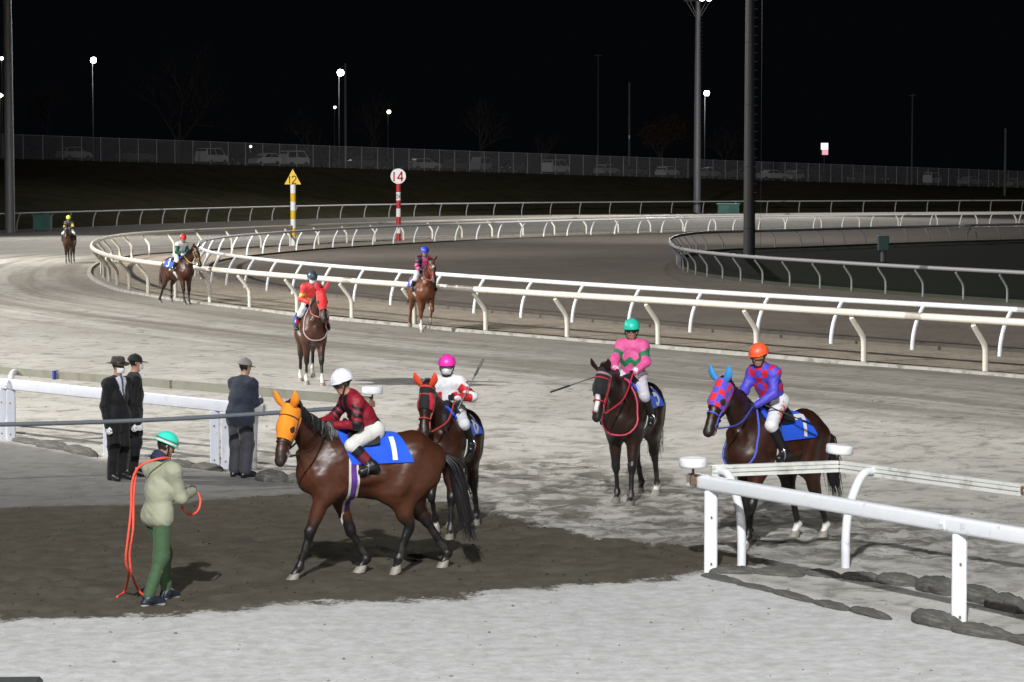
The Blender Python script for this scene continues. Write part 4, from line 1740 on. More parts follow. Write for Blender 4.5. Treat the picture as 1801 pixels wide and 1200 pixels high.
# ------------------------------------------------------------------ running rails with curved posts
def rail(name, label, P, nv, spacing, phase, lean, h, rmat, pmat, r_rail=.075, r_post=.040, flatrail=1.0, seg=None, style='bow'):
    """lean: sideways offset of the rail from the post foot along nv (sign chooses the side)"""
    root = empty(name, (float(P[0, 0]), float(P[0, 1]), 0))
    tag(root, label, 'rail', 'white running rails of the course')
    o0 = np.array([P[0, 0], P[0, 1], 0])
    R = P + nv * lean
    L = np.r_[0, np.cumsum(np.linalg.norm(np.diff(P, axis=0), axis=1))]
    # rail in lengths with sleeves between them
    seg = seg or 24.0
    s0 = 0.0
    while s0 < L[-1] - .1:
        s1 = min(s0 + seg, L[-1])
        i0, i1 = np.searchsorted(L, [s0, s1])
        pts = R[max(i0 - 1, 0):min(i1 + 1, len(R))]
        if len(pts) > 1:
            b = MB()
            b.tube(np.c_[pts, np.full(len(pts), h)] - o0, r_rail, 8, True, flatrail)
            b.build('rail_length', rmat, root, True)
        s0 = s1
    # posts share one mesh
    if style == 'kink':        # straight foot, slanted upper half under the rail
        zs = h * np.array([-.10, .30, .44, .52, .60, .70, .80, .90])
        xs = abs(lean) * np.array([.0, .0, .02, .10, .26, .50, .74, .97])
    else:                      # one even bow
        q = np.linspace(0, 1, 9)
        zs = h * (q * .985) - np.r_[.1, np.zeros(8)]
        xs = abs(lean) * q ** 2.3
    b = MB()
    b.tube(np.c_[xs, np.zeros(len(xs)), zs], np.full(len(xs), r_post), 8, True, 1.0, (0, 1, 0))
    pm = b.mesh('post', pmat, True)
    s = phase
    while s < L[-1]:
        x = np.interp(s, L, P[:, 0])
        y = np.interp(s, L, P[:, 1])
        n = np.array([np.interp(s, L, nv[:, 0]), np.interp(s, L, nv[:, 1])]) * np.sign(lean)
        u = (x - 0) / max(y, 1)
        if -.25 < u < .25 and y > 20:
            po = link('post', pm, root)
            po.location = (x - o0[0], y - o0[1], 0)
            po.rotation_euler = (0, 0, math.atan2(n[1], n[0]))
        s += spacing
    return root


def phase_of(P, pt, spacing):
    i = np.argmin(((P - np.array(pt[:2])) ** 2).sum(1))
    L = np.r_[0, np.cumsum(np.linalg.norm(np.diff(P, axis=0), axis=1))]
    return L[i] % spacing


rail('running_rail', 'thick white rail on cream hooked posts, nearest rail of the bend behind the horses', I1, n1v, 3.76, phase_of(I1, G(1733, 655), 3.76), -.42, 1.19, CREAM, CREAM, .088, .066, style='kink')
rail('running_rail', 'thinner white rail just inside the cream-post rail, posts hooked towards the inner track', I2, n2v, 2.88, phase_of(I2, G(1469, 609.5), 2.88), .40, 1.17, WHITE, WHITE, .07, .052)
rail('running_rail', 'dim grey rail round the dark infield, with small hooked posts', I3, n3v, 2.36, phase_of(I3, G(1772, 534), 2.36), -.36, 1.10, GREYRAIL, GREYRAIL, .075, .042, style='kink')
rail('running_rail', 'farthest white rail along the foot of the grass bank', OUT, nov, 4.05, phase_of(OUT, G(162, 403), 4.05), .34, 1.30, WHITE, WHITE, .075, .058)


# ------------------------------------------------------------------ near rails at the crossing
def along(a, b, n):
    return [tuple(np.array(a) * (1 - i / n) + np.array(b) * (i / n)) for i in range(n + 1)]


def board_rail(name, label, pts, posts, top, thick, tall, pm=WHITE, end_pad=True, twin=()):
    """padded rail on square posts; pts run along the rail (x,y)"""
    root = empty(name, (pts[0][0], pts[0][1], 0))
    tag(root, label, 'rail')
    o = np.array([pts[0][0], pts[0][1], 0])
    P = np.array(pts, float)
    for i in range(len(P) - 1):
        d = P[i + 1] - P[i]
        L = np.linalg.norm(d)
        u = d / L
        b = MB()
        a0, a1 = P[i] + u * .004, P[i + 1] - u * .004
        n = np.array([-u[1], u[0]])
        # rounded-rectangle section
        sec = []
        for cx, cz, a_0 in ((1, 1, 0), (-1, 1, 90), (-1, -1, 180), (1, -1, 270)):
            for q in range(4):
                an = math.radians(a_0 + q * 30)
                rr = min(thick, tall) * .26
                sec.append(((thick / 2 - rr) * cx + rr * math.cos(an), (tall / 2 - rr) * cz + rr * math.sin(an)))
        V, F = [], []
        for e in (a0, a1):
            for sx, sz in sec:
                q = e + n * sx
                V.append((q[0] - o[0], q[1] - o[1], top - tall / 2 + sz))
        m = len(sec)
        for k in range(m):
            F.append((k, (k + 1) % m, m + (k + 1) % m, m + k))
        F.append(tuple(range(m))[::-1])
        F.append(tuple(range(m, 2 * m)))
        obj('rail_length', V, F, pm, root, True)
        if i:
            b.tube(np.c_[[P[i] - u * .03, P[i] + u * .03], [top - tall / 2] * 2] - o, max(thick, tall) / 2 + .006, 10)
            b.build('joint_sleeve', pm, root)
    for (x, y) in posts:
        b = MB()
        d = P[-1] - P[0]
        rz = math.atan2(d[1], d[0])
        b.box((x - o[0], y - o[1], (top - tall) / 2 - .06), (.145, .10, top - tall + .12), rz + .9, .012)
        po = b.build('post', pm, root)
        b = MB()
        for zz in (.62, .10):
            b.tube([(x - o[0] - .0, y - o[1] - .062, zz), (x - o[0], y - o[1] - .075, zz)], .012, 8)
        b.build('bolt', RUST, po)
    return root


def profile_rail(name, label, pts, posts, h, m=RAILW, pm=WHITE):
    """grooved aluminium rail carried by hooked tube posts; posts: (foot, head)"""
    root = empty(name, (pts[0][0], pts[0][1], 0))
    tag(root, label, 'rail')
    o = np.array([pts[0][0], pts[0][1], 0])
    P = np.array(pts, float)
    sec = [(.035, .065), (.035, .030), (.022, .027), (.022, .020), (.040, .014), (.040, -.014), (.022, -.020), (.022, -.027), (.035, -.030), (.035, -.065), (-.035, -.065), (-.035, .065)]
    for i in range(len(P) - 1):
        d = P[i + 1] - P[i]
        u = d / np.linalg.norm(d)
        n = np.array([u[1], -u[0]])
        V, F = [], []
        for e in (P[i] + u * .03, P[i + 1] - u * .03):
            for sx, sz in sec:
                q = e + n * sx
                V.append((q[0] - o[0], q[1] - o[1], h + sz))
        mlen = len(sec)
        for k in range(mlen):
            F.append((k, (k + 1) % mlen, mlen + (k + 1) % mlen, mlen + k))
        F.append(tuple(range(mlen))[::-1])
        F.append(tuple(range(mlen, 2 * mlen)))
        obj('rail_length', V, F, m, root)
        if i:
            b = MB()
            b.box((P[i][0] - o[0], P[i][1] - o[1], h), (.07, .05, .08), math.atan2(u[1], u[0]), .008)
            b.build('corner_bracket', RUST, root)
    for foot, head in posts:
        f0, h0 = np.array(foot, float), np.array(head, float)
        d = h0 - f0
        pts3 = [(*f0, -.10), (*f0, .35), (*(f0 + d * .08), .62), (*(f0 + d * .30), .86), (*(f0 + d * .62), h - .02), (*(f0 + d * .98), h - .005)]
        b = MB()
        q = spline(np.array(pts3) - o, .08)
        b.tube(q, .050, 12)
        b.build('post', pm, root, True)
    return root


# right of the crossing
def on(a, b, t):
    return tuple(np.array(a) * (1 - t) + np.array(b) * t)


RA, RB = G(1250, 1006)[:2], G(1686, 1101)[:2]
RD = nrm(RB - RA)
r0 = RA - RD * .38
board_rail('crossing_rail', 'thick white padded rail on square posts at the right front', [tuple(r0), tuple(RB - RD * .18), tuple(RB + RD * 3.9)], [tuple(RA), tuple(RB), tuple(RB + RD * 4.0)], 1.07, .13, .16)
BA, BC, BD = G(1246, 829, 1.06)[:2], G(1477, 820, 1.06)[:2], G(1801, 862, 1.06)[:2]
bd = nrm(BD - BC)
profile_rail('track_rail', 'grooved white rail with a corner and hooked tube posts behind the right padded rail', [tuple(BA), tuple(BC), tuple(BD), tuple(BD + bd * 5)],
             [(G(1304, 1001)[:2], on(BA, BC, .08)), (G(1487, 1000)[:2], BC + bd * .55), (G(1487, 1000)[:2] + bd * 4, BC + bd * 4.55)], 1.06)


def round_pad(x, y, z, tilt, label):
    root = empty('round_pad', (x, y, z))
    tag(root, label, 'pad', 'white round pads on the rail corners')
    b = MB()
    b.lathe([(.130, .0), (.150, .006), (.157, .022), (.157, .085), (.150, .102), (.130, .108)], (0, 0, .10), 28)
    o = b.build('pad', mat('white_foam_pad', (.74, .74, .76), .5, .03, 8, .03), root, True)
    o.rotation_euler = (0, tilt, 0)
    b = MB()
    b.tube([(0, 0, -.06), (0, 0, .105)], .014, 8)
    b.build('stem', RUST, root)
    b = MB()
    b.box((0, 0, -.05), (.07, .05, .09), .4, .006)
    b.build('bracket', RUST, root)


q = G(1219, 838, 1.06)
round_pad(q[0], q[1], 1.06, 0.0, 'white round pad at the free end of the right padded rail')
q = BC
round_pad(q[0] - .02, q[1], 1.10, .10, 'white round pad tilted above the corner of the grooved right rail')

# left of the crossing
LA, LB = G(378, 820)[:2], G(20, 774)[:2]
LD = nrm(LB - LA)
Lm = G(188, 802)[:2]
board_rail('crossing_rail', 'flat white board rail on square posts at the left behind the men', [tuple(LA - LD * 1.2), tuple(LB), tuple(LB + LD * 6)],
           [tuple(LA), tuple(LA - LD * .27), tuple(LA + LD * 2.45), tuple(LA + LD * 2.72), tuple(LB), tuple(LB + LD * .25), tuple(LB + LD * 4)], 1.02, .07, .18, WHITEO)
LC0, LC1 = G(655, 706, 1.06)[:2], G(0, 651, 1.06)[:2]
lcd = nrm(LC1 - LC0)
profile_rail('track_rail', 'grooved weathered rail with hooked tube posts behind the left board rail', [tuple(LC0), tuple(on(LC0, LC1, .5)), tuple(LC1), tuple(LC1 + lcd * 6)],
             [(G(447, 823)[:2], G(462, 700, 1.06)[:2]), (G(12, 772)[:2], G(28, 653, 1.06)[:2]), (G(625, 835)[:2], on(LC0, LC1, .04))], 1.06, RAILO)
q = LC0
round_pad(q[0], q[1], 1.07, 0.0, 'white round pad at the end of the left rail behind the white-capped rider')
b = MB()
q = on(LC0, LC1, .83)
b.box((q[0], q[1] - .05, 1.06), (.05, .10, .15), math.atan2(lcd[1], lcd[0]), .004)
tag(b.build('tape_band', mat('blue_tape', (.03, .05, .25), .5)), 'blue tape wound round the left grooved rail', 'tape')

# padded rope across the exit path
a_, b_ = Gd(-60, 748, 35.3), Gd(622, 716, 37.2)
root = empty('barrier_rope', tuple(a_))
tag(root, 'blue grey padded rope stretched in front of the standing men', 'rope')
pts = [a_ * (1 - u) + b_ * u + np.array([0, 0, -.05 * math.sin(PI * u)]) for u in np.linspace(0, 1, 24)]
b = MB()
b.tube(np.array(pts) - a_, .032, 10)
b.build('rope', mat('rope_sleeve', (.11, .125, .14), .7, .15, 20, .1), root, True)
b = MB()
q = b_ - a_
b.tube([q + np.array([.03, 0, -b_[2] - .05]), q + np.array([.03, 0, .10])], .035, 10)
b.build('end_post', STEEL, root, True)
q = pts[0] - a_
b = MB()
b.tube([q + np.array([-.03, 0, -a_[2] - .05]), q + np.array([-.03, 0, .10])], .035, 10)
b.build('end_post', STEEL, root, True)

# ---- sandbags along the rail feet
BAG = mat('sandbag_cloth', (.070, .068, .060), .95, .40, 5, .5, dirt=((.17, .16, .135), 2.2, .5, .6))


def bag_mesh(seed):
    n, m = 16, 18
    V, F = [], []
    for i in range(m + 1):
        t = -1 + 2 * i / m
        r = (1 - abs(t) ** 3.2) ** .5 if abs(t) < 1 else 0.02
        for k in range(n):
            a = 2 * PI * k / n
            w = 1 + .55 * (float(fbm(np.array([t * 3.2 + seed * 7.3]), np.array([math.cos(a) * 1.6 + seed + math.sin(a)]), 3, seed)[0]) - .5)
            V.append((t * .5, math.cos(a) * r * w, math.sin(a) * r * w * .75 + .45))
    for i in range(m):
        for k in range(n):
            k2 = (k + 1) % n
            F.append((i * n + k, (i + 1) * n + k, (i + 1) * n + k2, i * n + k2))
    F.append(tuple(range(n)))
    F.append(tuple(m * n + k for k in range(n))[::-1])
    return mesh('sandbag', V, F, BAG, True)


bags = [bag_mesh(i) for i in range(4)]


def bag_row(p0, p1, n, label, w=.115, h=.125, seed=0, over=1.12):
    rs = random.Random(seed)
    p0, p1 = np.array(p0[:2]), np.array(p1[:2])
    d = (p1 - p0) / n
    L = np.linalg.norm(d)
    words = ['first', 'second', 'third', 'fourth', 'fifth', 'sixth', 'seventh', 'eighth']
    for i in range(n):
        o = link('sandbag', bags[(i + seed) % 4])
        c = p0 + d * (i + .5)
        nn = np.array([-d[1], d[0]]) / L
        c = c + nn * rs.uniform(-.05, .05)
        o.location = (c[0], c[1], -.058 + rs.uniform(-.02, .01))
        o.scale = (L * over * rs.uniform(.95, 1.1), w * rs.uniform(.80, 1.1), h * rs.uniform(.78, 1.12))
        o.rotation_euler = (rs.uniform(-.06, .06), rs.uniform(-.03, .03), math.atan2(d[1], d[0]) + rs.uniform(-.09, .09))
        tag(o, label.format(words[i]), 'sandbag', 'dark sandbags along the rail feet')


bag_row(G(1246, 1012), G(1570, 1086), 5, 'flat dark sandbag under the right padded rail, {} from its free end', .10, .085, 1)
bag_row(G(1600, 1090), G(1860, 1142), 3, 'mossy sandbag round the second square post at the right, {} of three from the left', .13, .14, 2)
bag_row(G(1250, 1005), G(1410, 1012), 2, 'lumpy sandbag by the first hooked post at the right, {} from the square post', .14, .12, 3)
bag_row(G(1418, 1009), G(1610, 1030), 3, 'sandbag heap at the second hooked post of the right rail, {} from the left', .15, .15, 4)
bag_row(G(1620, 1033), G(1880, 1090), 4, 'plump dark sandbag along the inner right rail, {} from the left', .14, .17, 5)
bag_row(G(25, 774), G(170, 800), 3, 'dark sandbag under the left board rail, {} from the picture edge', .13, .13, 6)
bag_row(G(290, 814), G(395, 826), 2, 'dark sandbag left of the twin posts, {} from the men in black', .13, .13, 7)
bag_row(G(455, 842), G(560, 850), 2, 'dark sandbag before the nose of the orange-hooded horse, {} from the left', .17, .20, 8)

# loose clods and stones on the sand
rs = np.random.default_rng(3)
V, F = [], []
nc = 0
octa = np.array([(1, 0, 0), (0, 1, 0), (-1, 0, 0), (0, -1, 0), (.1, .1, .75), (0, 0, -.6)])
cc = []
wf = wet.ravel()
XXf, YYf = XX.ravel(), YY.ravel()
pr = (.25 * near + 1.2 * churn * near + .8 * wet).ravel()
pr[(YYf > 70)] = 0
area = (YYf ** 1.25)
pr = pr * area
pick = rs.choice(len(pr), 4200, p=pr / pr.sum())
for i in pick:
    s = .006 + .016 * rs.random() ** 3
    a = rs.random() * 6.28
    R = np.array([[math.cos(a), -math.sin(a), 0], [math.sin(a), math.cos(a), 0], [0, 0, 1]])
    q = (octa * (1 + .7 * (rs.random((6, 3)) - .4))) @ R.T * np.array([s, s * .8, s * .7])
    V.append(q + np.array([XXf[i] + rs.normal(0, .05), YYf[i] + rs.normal(0, .05), ZZ.ravel()[i] + s * .25]))
    for k in range(4):
        F += [(nc + k, nc + (k + 1) % 4, nc + 4), (nc + (k + 1) % 4, nc + k, nc + 5)]
    nc += 6
    tone = .034 + .022 * rs.random() if wf[i] > .5 else .15 + .12 * rs.random()
    cc += [(tone, tone * .93, tone * .80)] * 6
o = obj('clods', np.vstack(V), F, mat('clod_sand', rough=.95, var=.3, scale=3, bump=.2, attr=True, spec=.1), None, False, np.array(cc))
tag(o, 'small clods and stones strewn over the sand', None, None, 'stuff')

# ------------------------------------------------------------------ bank, parking lot, fence
FA, FB = Gd(75, 281, 262), Gd(1801, 331, 376)
FDv = FB - FA
FLEN = np.linalg.norm(FDv[:2])


def fence_pt(s):      # s metres from FA along the fence, extrapolates
    return FA + FDv * (s / FLEN)


foot_o = OUT - nov * .9
idx = np.linspace(0, len(foot_o) - 1, 120).astype(int)
fu = nrm(FDv[:2])
S_ = np.maximum.accumulate((foot_o[idx] - FA[:2]) @ fu)
top = np.array([fence_pt(s) for s in S_])
bot = np.c_[foot_o[idx], np.full(120, -.06)]
rows = []
for u in np.linspace(0, 1, 14):
    sh = u ** .9
    R = bot * (1 - u) + top * u
    R[:, 2] = bot[:, 2] * (1 - sh) + top[:, 2] * sh + (fbm(R[:, 0] * .2, R[:, 1] * .2, 3, 9) - .5) * .25 * math.sin(PI * u)
    rows.append(R)
V = np.vstack(rows)
ii = (np.arange(13)[:, None] * 120 + np.arange(119)[None, :]).ravel()
F = np.stack([ii, ii + 1, ii + 121, ii + 120], 1)
tag(obj('grass_bank', V, F, mat('bank_grass', (.095, .084, .050), 1.0, .5, .6, .9, spec=.05, dirt=((.055, .070, .030), .25, .5, .8)), None, True), 'dark grass bank rising to the fence', None, None, 'structure')
bk = nrm(np.array([-FDv[1], FDv[0], 0]))
V = np.vstack([top, top + bk * 26, top + bk * 300])
ii = (np.arange(2)[:, None] * 120 + np.arange(119)[None, :]).ravel()
F = np.stack([ii, ii + 1, ii + 121, ii + 120], 1)
tag(obj('parking_lot', V, F, mat('lot_asphalt', (.035, .035, .037), .9, .3, 2, .3)), 'unlit car park behind the fence', None, None, 'structure')

FSTEEL = mat('fence_wire', (.46, .46, .50), .5, .1, 3, 0)
fr = empty('chain_link_fence', tuple(fence_pt(0)))
tag(fr, 'long chain-link fence with steel posts on top of the bank', 'fence')
o0 = fence_pt(0)
b = MB()
b.tube([(0, 0, -.3), (0, 0, 2.52)], .038, 6)
pm = b.mesh('post', FSTEEL, True)
FH = 2.45
s = -14.0
while s < FLEN + 16:
    po = link('post', pm, fr)
    po.location = fence_pt(s) - o0
    s += 2.34
V, F = [], []
b = MB()
b.tube([fence_pt(-16) - o0 + np.array([0, 0, FH]), fence_pt(FLEN + 18) - o0 + np.array([0, 0, FH])], .022, 6)
b.build('top_rail', FSTEEL, fr)
w = .004
fd = nrm(FDv)
vs, fs = [], []
k = 0
for s in np.arange(-18, FLEN + 18, .085):
    for sg in (1, -1):
        a0 = fence_pt(s) - o0 + np.array([0, 0, .03])
        a1 = fence_pt(s + sg * 2.1) - o0 + np.array([0, 0, FH])
        d = nrm(a1 - a0)
        e = np.cross(d, bk) * w
        g = bk * w
        vs += [a0 + e, a0 - e * .5 + g, a0 - e * .5 - g, a1 + e, a1 - e * .5 + g, a1 - e * .5 - g]
        fs += [(k, k + 1, k + 4, k + 3), (k + 1, k + 2, k + 5, k + 4), (k + 2, k, k + 3, k + 5)]
        k += 6
obj('wire_mesh', np.array(vs), np.array(fs), FSTEEL, fr)['kind'] = 'stuff'

# ------------------------------------------------------------------ parked cars
TYRE = mat('tyre', (.012, .012, .012), .8)
WIN = mat('car_glass', (.01, .011, .013), .05, .05, 5, 0)
LAMPC = mat('car_lamp', (.5, .5, .5), .1, .05, 5, 0)
TAILC = mat('car_tail_lamp', (.20, .012, .01), .2, .05, 5, 0)


def car_meshes(kind):
    prof = {
        'hatch': ([(-1.75, .35), (-1.85, .75), (-1.70, 1.0), (-1.15, 1.46), (.30, 1.50), (.95, 1.0), (1.70, .86), (1.85, .60), (1.80, .32)], .82),
        'sedan': ([(-2.1, .38), (-2.2, .80), (-2.05, .98), (-1.45, 1.04), (-.85, 1.42), (.35, 1.44), (1.05, 1.0), (1.95, .84), (2.15, .60), (2.1, .32)], .86),
        'van': ([(-1.95, .35), (-2.02, .8), (-1.95, 1.15), (-1.80, 1.82), (.95, 1.86), (1.55, 1.10), (1.95, .92), (2.02, .6), (1.95, .33)], .85),
        'box': ([(-1.65, .35), (-1.70, .9), (-1.66, 1.2), (-1.55, 1.84), (1.0, 1.86), (1.45, 1.12), (1.66, .98), (1.70, .6), (1.66, .33)], .74),
    }[kind]
    pr, hw = prof
    pr = np.array(pr)
    m = len(pr)
    V, F = [], []
    ws = [-1, -.93, .93, 1]
    for j, wv in enumerate(ws):
        ins = .94 if abs(wv) == 1 else 1.0
        for x, z in pr:
            tuck = 1 - .16 * max(0, (z - .95)) / .9
            V.append((x * (.985 if abs(wv) == 1 else 1), wv * hw * tuck, .55 + (z - .55) * ins))
    for j in range(3):
        for k in range(m):
            k2 = (k + 1) % m
            F.append((j * m + k, j * m + k2, (j + 1) * m + k2, (j + 1) * m + k))
    F.append(tuple(range(m))[::-1])
    F.append(tuple(3 * m + k for k in range(m)))
    body = (V, F)
    zt = pr[:, 1].max()
    zb = 1.02 if kind in ('hatch', 'sedan') else 1.10
    top_idx = [i for i in range(m) if pr[i, 1] > zb - .03]
    xr, xf = pr[top_idx[0], 0], pr[top_idx[-1], 0]
    tops = [i for i in range(m) if pr[i, 1] > zt - .08]
    tr, tf = pr[tops[0], 0], pr[tops[-1], 0]
    wins = []
    zt2 = zt - .10
    for sd in (-1, 1):
        def yy(z):
            return sd * hw * (1 - .16 * max(0, z - .95) / .9) * 1.004
        cuts = np.linspace(0, 1, 3)
        for a, c in zip(cuts[:-1], cuts[1:]):
            lo0, lo1 = xr + .18 + (xf - xr - .30) * (a + .02), xr + .18 + (xf - xr - .30) * (c - .02)
            hi0, hi1 = tr + .06 + (tf - tr - .12) * (a + .02), tr + .06 + (tf - tr - .12) * (c - .02)
            Vw = [(lo0, yy(zb), zb), (lo1, yy(zb), zb), (hi1, yy(zt2), zt2), (hi0, yy(zt2), zt2)]
            Vw = Vw + [(x, y - sd * .01, z) for x, y, z in Vw]
            wins.append((Vw, [(0, 1, 2, 3), (7, 6, 5, 4), (0, 4, 5, 1), (1, 5, 6, 2), (2, 6, 7, 3), (3, 7, 4, 0)]))
    for xa, xb, sgn in ((xf, tf, 1), (xr, tr, -1)):
        y0, y1 = hw * .86, hw * .76
        e = .012 * sgn
        Vw = [(xa - .10 * sgn * .6 + e, -y0, zb + .04), (xa - .10 * sgn * .6 + e, y0, zb + .04), (xb + .08 * sgn * .5 + e, y1, zt2), (xb + .08 * sgn * .5 + e, -y1, zt2)]
        Vw = Vw + [(x - .012 * sgn, y, z - .006) for x, y, z in Vw]
        wins.append((Vw, [(0, 1, 2, 3), (7, 6, 5, 4), (0, 4, 5, 1), (1, 5, 6, 2), (2, 6, 7, 3), (3, 7, 4, 0)]))
    return body, wins, hw, pr[:, 0].min(), pr[:, 0].max()


CARS = {k: car_meshes(k) for k in ('hatch', 'sedan', 'van', 'box')}
CARSH = {}
for k, (body, wins, hw, x0, x1) in CARS.items():
    b = MB()
    for (r1, y) in ((.30, 0),):
        b.tube([(0, -.10, .30), (0, .10, .30)], .30, 16)
    wm_ = b.mesh('wheel', TYRE, True)
    b = MB()
    b.tube([(0, -.105, .30), (0, .105, .30)], .17, 12)
    rm_ = b.mesh('rim', METALB)
    b = MB()
    b.box((0, 0, 0), (.06, .30, .14), 0, .02)
    lm_ = b.mesh('headlight', LAMPC)
    b = MB()
    b.box((0, 0, 0), (.06, .16, .26), 0, .02)
    tm_ = b.mesh('tail_light', TAILC)
    CARSH[k] = ([mesh('window', v, f_, WIN) for v, f_ in wins], wm_, rm_, lm_, tm_)
PAINT = {n: mat('paint_' + n, c_, .25, .04, 3, 0, spec=.6) for n, c_ in
         dict(white=(.62, .62, .63), silver=(.32, .325, .33), grey=(.10, .10, .105), black=(.015, .015, .017), blue=(.05, .07, .16), red=(.16, .02, .02)).items()}
CARBODY = {}


def car(x, dist, kind, colr, rot, label):
    sF = (lambda xx: xx)(0)
    # station on the fence seen at photo column x
    best = min(np.linspace(-80, FLEN + 60, 600), key=lambda s: abs(900.5 + FPX * fence_pt(s)[0] / fence_pt(s)[1] - x))
    p = fence_pt(best)
    k = (p[1] + dist) / p[1]
    q = np.array([p[0] * k, p[1] * k, p[2]])
    root = empty('parked_car', tuple(q), rot + math.atan2(FDv[1], FDv[0]))
    tag(root, label, 'car', 'cars parked behind the fence')
    body, wins, hw, x0, x1 = CARS[kind]
    if (kind, colr) not in CARBODY:
        CARBODY[(kind, colr)] = mesh('body', body[0], body[1], PAINT[colr])
    link('body', CARBODY[(kind, colr)], root)
    wl, wm_, rm_, lm_, tm_ = CARSH[kind]
    for w_ in wl:
        link('window', w_, root)
    for sx in (x0 * .62, x1 * .66):
        for sy in (-1, 1):
            o = link('wheel', wm_, root)
            o.location = (sx, sy * (hw - .08), 0)
            link('rim', rm_, o)
    for sy in (-1, 1):
        o = link('headlight', lm_, root)
        o.location = (x1 - .06, sy * hw * .72, .72)
        o = link('tail_light', tm_, root)
        o.location = (x0 + .05, sy * hw * .80, .88)


K = [(130, 'hatch', 'silver', 'dim silver hatchback behind the fence, nearest the left light mast'), (238, 'sedan', 'grey', 'dark grey saloon left of the big bare tree'),
     (372, 'van', 'white', 'white people carrier just right of the big bare tree'), (425, 'hatch', 'black', 'black hatchback right of the white people carrier'),
     (470, 'hatch', 'white', 'white hatchback left of the triangle marker'), (517, 'box', 'white', 'boxy white van above the triangle marker'),
     (565, 'sedan', 'black', 'black saloon right of the triangle marker'), (640, 'sedan', 'grey', 'grey saloon beside the wooden pole'),
     (690, 'hatch', 'black', 'black hatchback above the round marker'), (745, 'hatch', 'silver', 'silver hatchback right of the round marker'),
     (843, 'box', 'silver', 'boxy silver van behind the fence near the middle bare tree'), (800, 'sedan', 'grey', 'grey saloon left of the boxy silver van'),
     (905, 'sedan', 'black', 'black saloon between two pale vans'), (978, 'van', 'white', 'pale van left of the tall thin pole'),
     (1065, 'hatch', 'silver', 'silver hatchback with a low nose left of the tall thin pole'), (1110, 'sedan', 'grey', 'grey saloon behind the tall thin pole'),
     (1172, 'hatch', 'white', 'white hatchback left of the lit light mast'), (1245, 'hatch', 'silver', 'silver hatchback right of the lit light mast'),
     (1300, 'sedan', 'grey', 'grey saloon left of the dark mast'), (1358, 'sedan', 'white', 'white saloon right of the dark mast'),
     (1392, 'hatch', 'white', 'white hatchback next to the white saloon by the dark mast'), (1440, 'hatch', 'black', 'black hatchback below the glowing sign'),
     (1512, 'hatch', 'grey', 'grey hatchback right of the glowing sign'), (1575, 'sedan', 'black', 'black saloon left of the tall white van'),
     (1638, 'box', 'white', 'tall white van near the right edge of the car park'), (1705, 'sedan', 'silver', 'silver saloon left of the blue car'),
     (1742, 'hatch', 'blue', 'blue hatchback beside the rightmost wooden pole'), (1785, 'sedan', 'silver', 'silver saloon at the right picture edge')]
rs = random.Random(4)
for (x, kd, cl, lb) in K:
    car(x, rs.uniform(6, 11), kd, cl, rs.choice([0.0, PI, .25, -.3, PI + .3]) + rs.uniform(-.1, .1), lb)


# ------------------------------------------------------------------ masts, poles, lamps, markers
def mast(x, y_foot, d, dia, hgt, label, lit=None, m=STEEL):
    p = Gd(x, y_foot, d)
    root = empty('light_mast', (p[0], p[1], 0))
    tag(root, label, 'light mast', 'floodlight masts of the course')
    b = MB()
    b.tube([(0, 0, -.3), (0, 0, hgt * .5), (0, 0, hgt)], [dia / 2, dia / 2 * .86, dia / 2 * .62], 18)
    b.build('pole', m, root, True)
    for z in np.arange(1.6, hgt, 3.2):
        b = MB()
        r = dia / 2 * (1 - .38 * z / hgt)
        a = np.linspace(0, 2 * PI, 19)
        b.tube([(r * math.cos(q), r * math.sin(q), z) for q in a], .022, 6, False)
        b.build('pole_band', m, root)
    b = MB()
    for z in np.arange(3, hgt - 1, .45):
        b.tube([(dia * .30, -dia * .38, z), (dia * .55, -dia * .70, z)], .012, 5)
    st = b.build('step_irons', m, root)
    # head frame with braces and lamps
    b = MB()
    for yy in (-.35, .35):
        b.box((0, yy, hgt + .05), (3.2, .09, .09))
    for xx in np.linspace(-1.5, 1.5, 5):
        b.box((xx, 0, hgt + .10), (.07, .8, .06))
    b.build('platform', DKSTEEL, root)
    for s in (-1, 1):
        for e in (0, .45):
            b = MB()
            b.tube([(s * dia * .2, -.10, hgt - 1.9 + e * .8), (s * (1.35 - e), -.30, hgt)], .035, 6)
            b.build('brace', m, root)
    for i, xx in enumerate((-1.2, -.4, .4, 1.2)):
        hd_ = empty('lamp', (xx, -.42, hgt + .40))
        hd_.parent = root
        b = MB()
        b.lathe([(.10, -.02), (.22, .10), (.30, .30), (.30, .33)], (0, 0, 0), 14)
        o = b.build('housing', DKSTEEL, hd_, True)
        o.rotation_euler = (math.radians(118), 0, 0)
        b = MB()
        b.lathe([(.27, .30), (.27, .335)], (0, 0, 0), 14)
        on_ = lit and i in lit
        o = b.build('lens', mat('lit_lens', (.9, .9, .9), .3, 0, 3, 0, emit=(.92, 1, .97), estr=42) if on_ else GLASSY, hd_)
        o.rotation_euler = (math.radians(118), 0, 0)
    return root


mast(18, 409, 193, .76, 30, 'grey steel light mast at the left picture edge', (0, 1, 2, 3))
mast(1226, 378, 291.4, .88, 23.9, 'grey light mast with its lit lamps at the top of the picture', (2, 3))
mast(1317.5, 455, 133, .62, 26, 'dark unlit mast standing inside the infield rail', None, mat('mast_dark', (.030, .030, .033), .6, .2, 3, .05))
# guy cable by the dark mast
b = MB()
q = Gd(1338, 380, 150)
b.tube([(q[0], q[1], 0), (q[0], q[1], 16)], .010, 6)
tag(b.build('mast_cable', RUBBER), 'thin vertical cable beside the dark mast', 'cable')


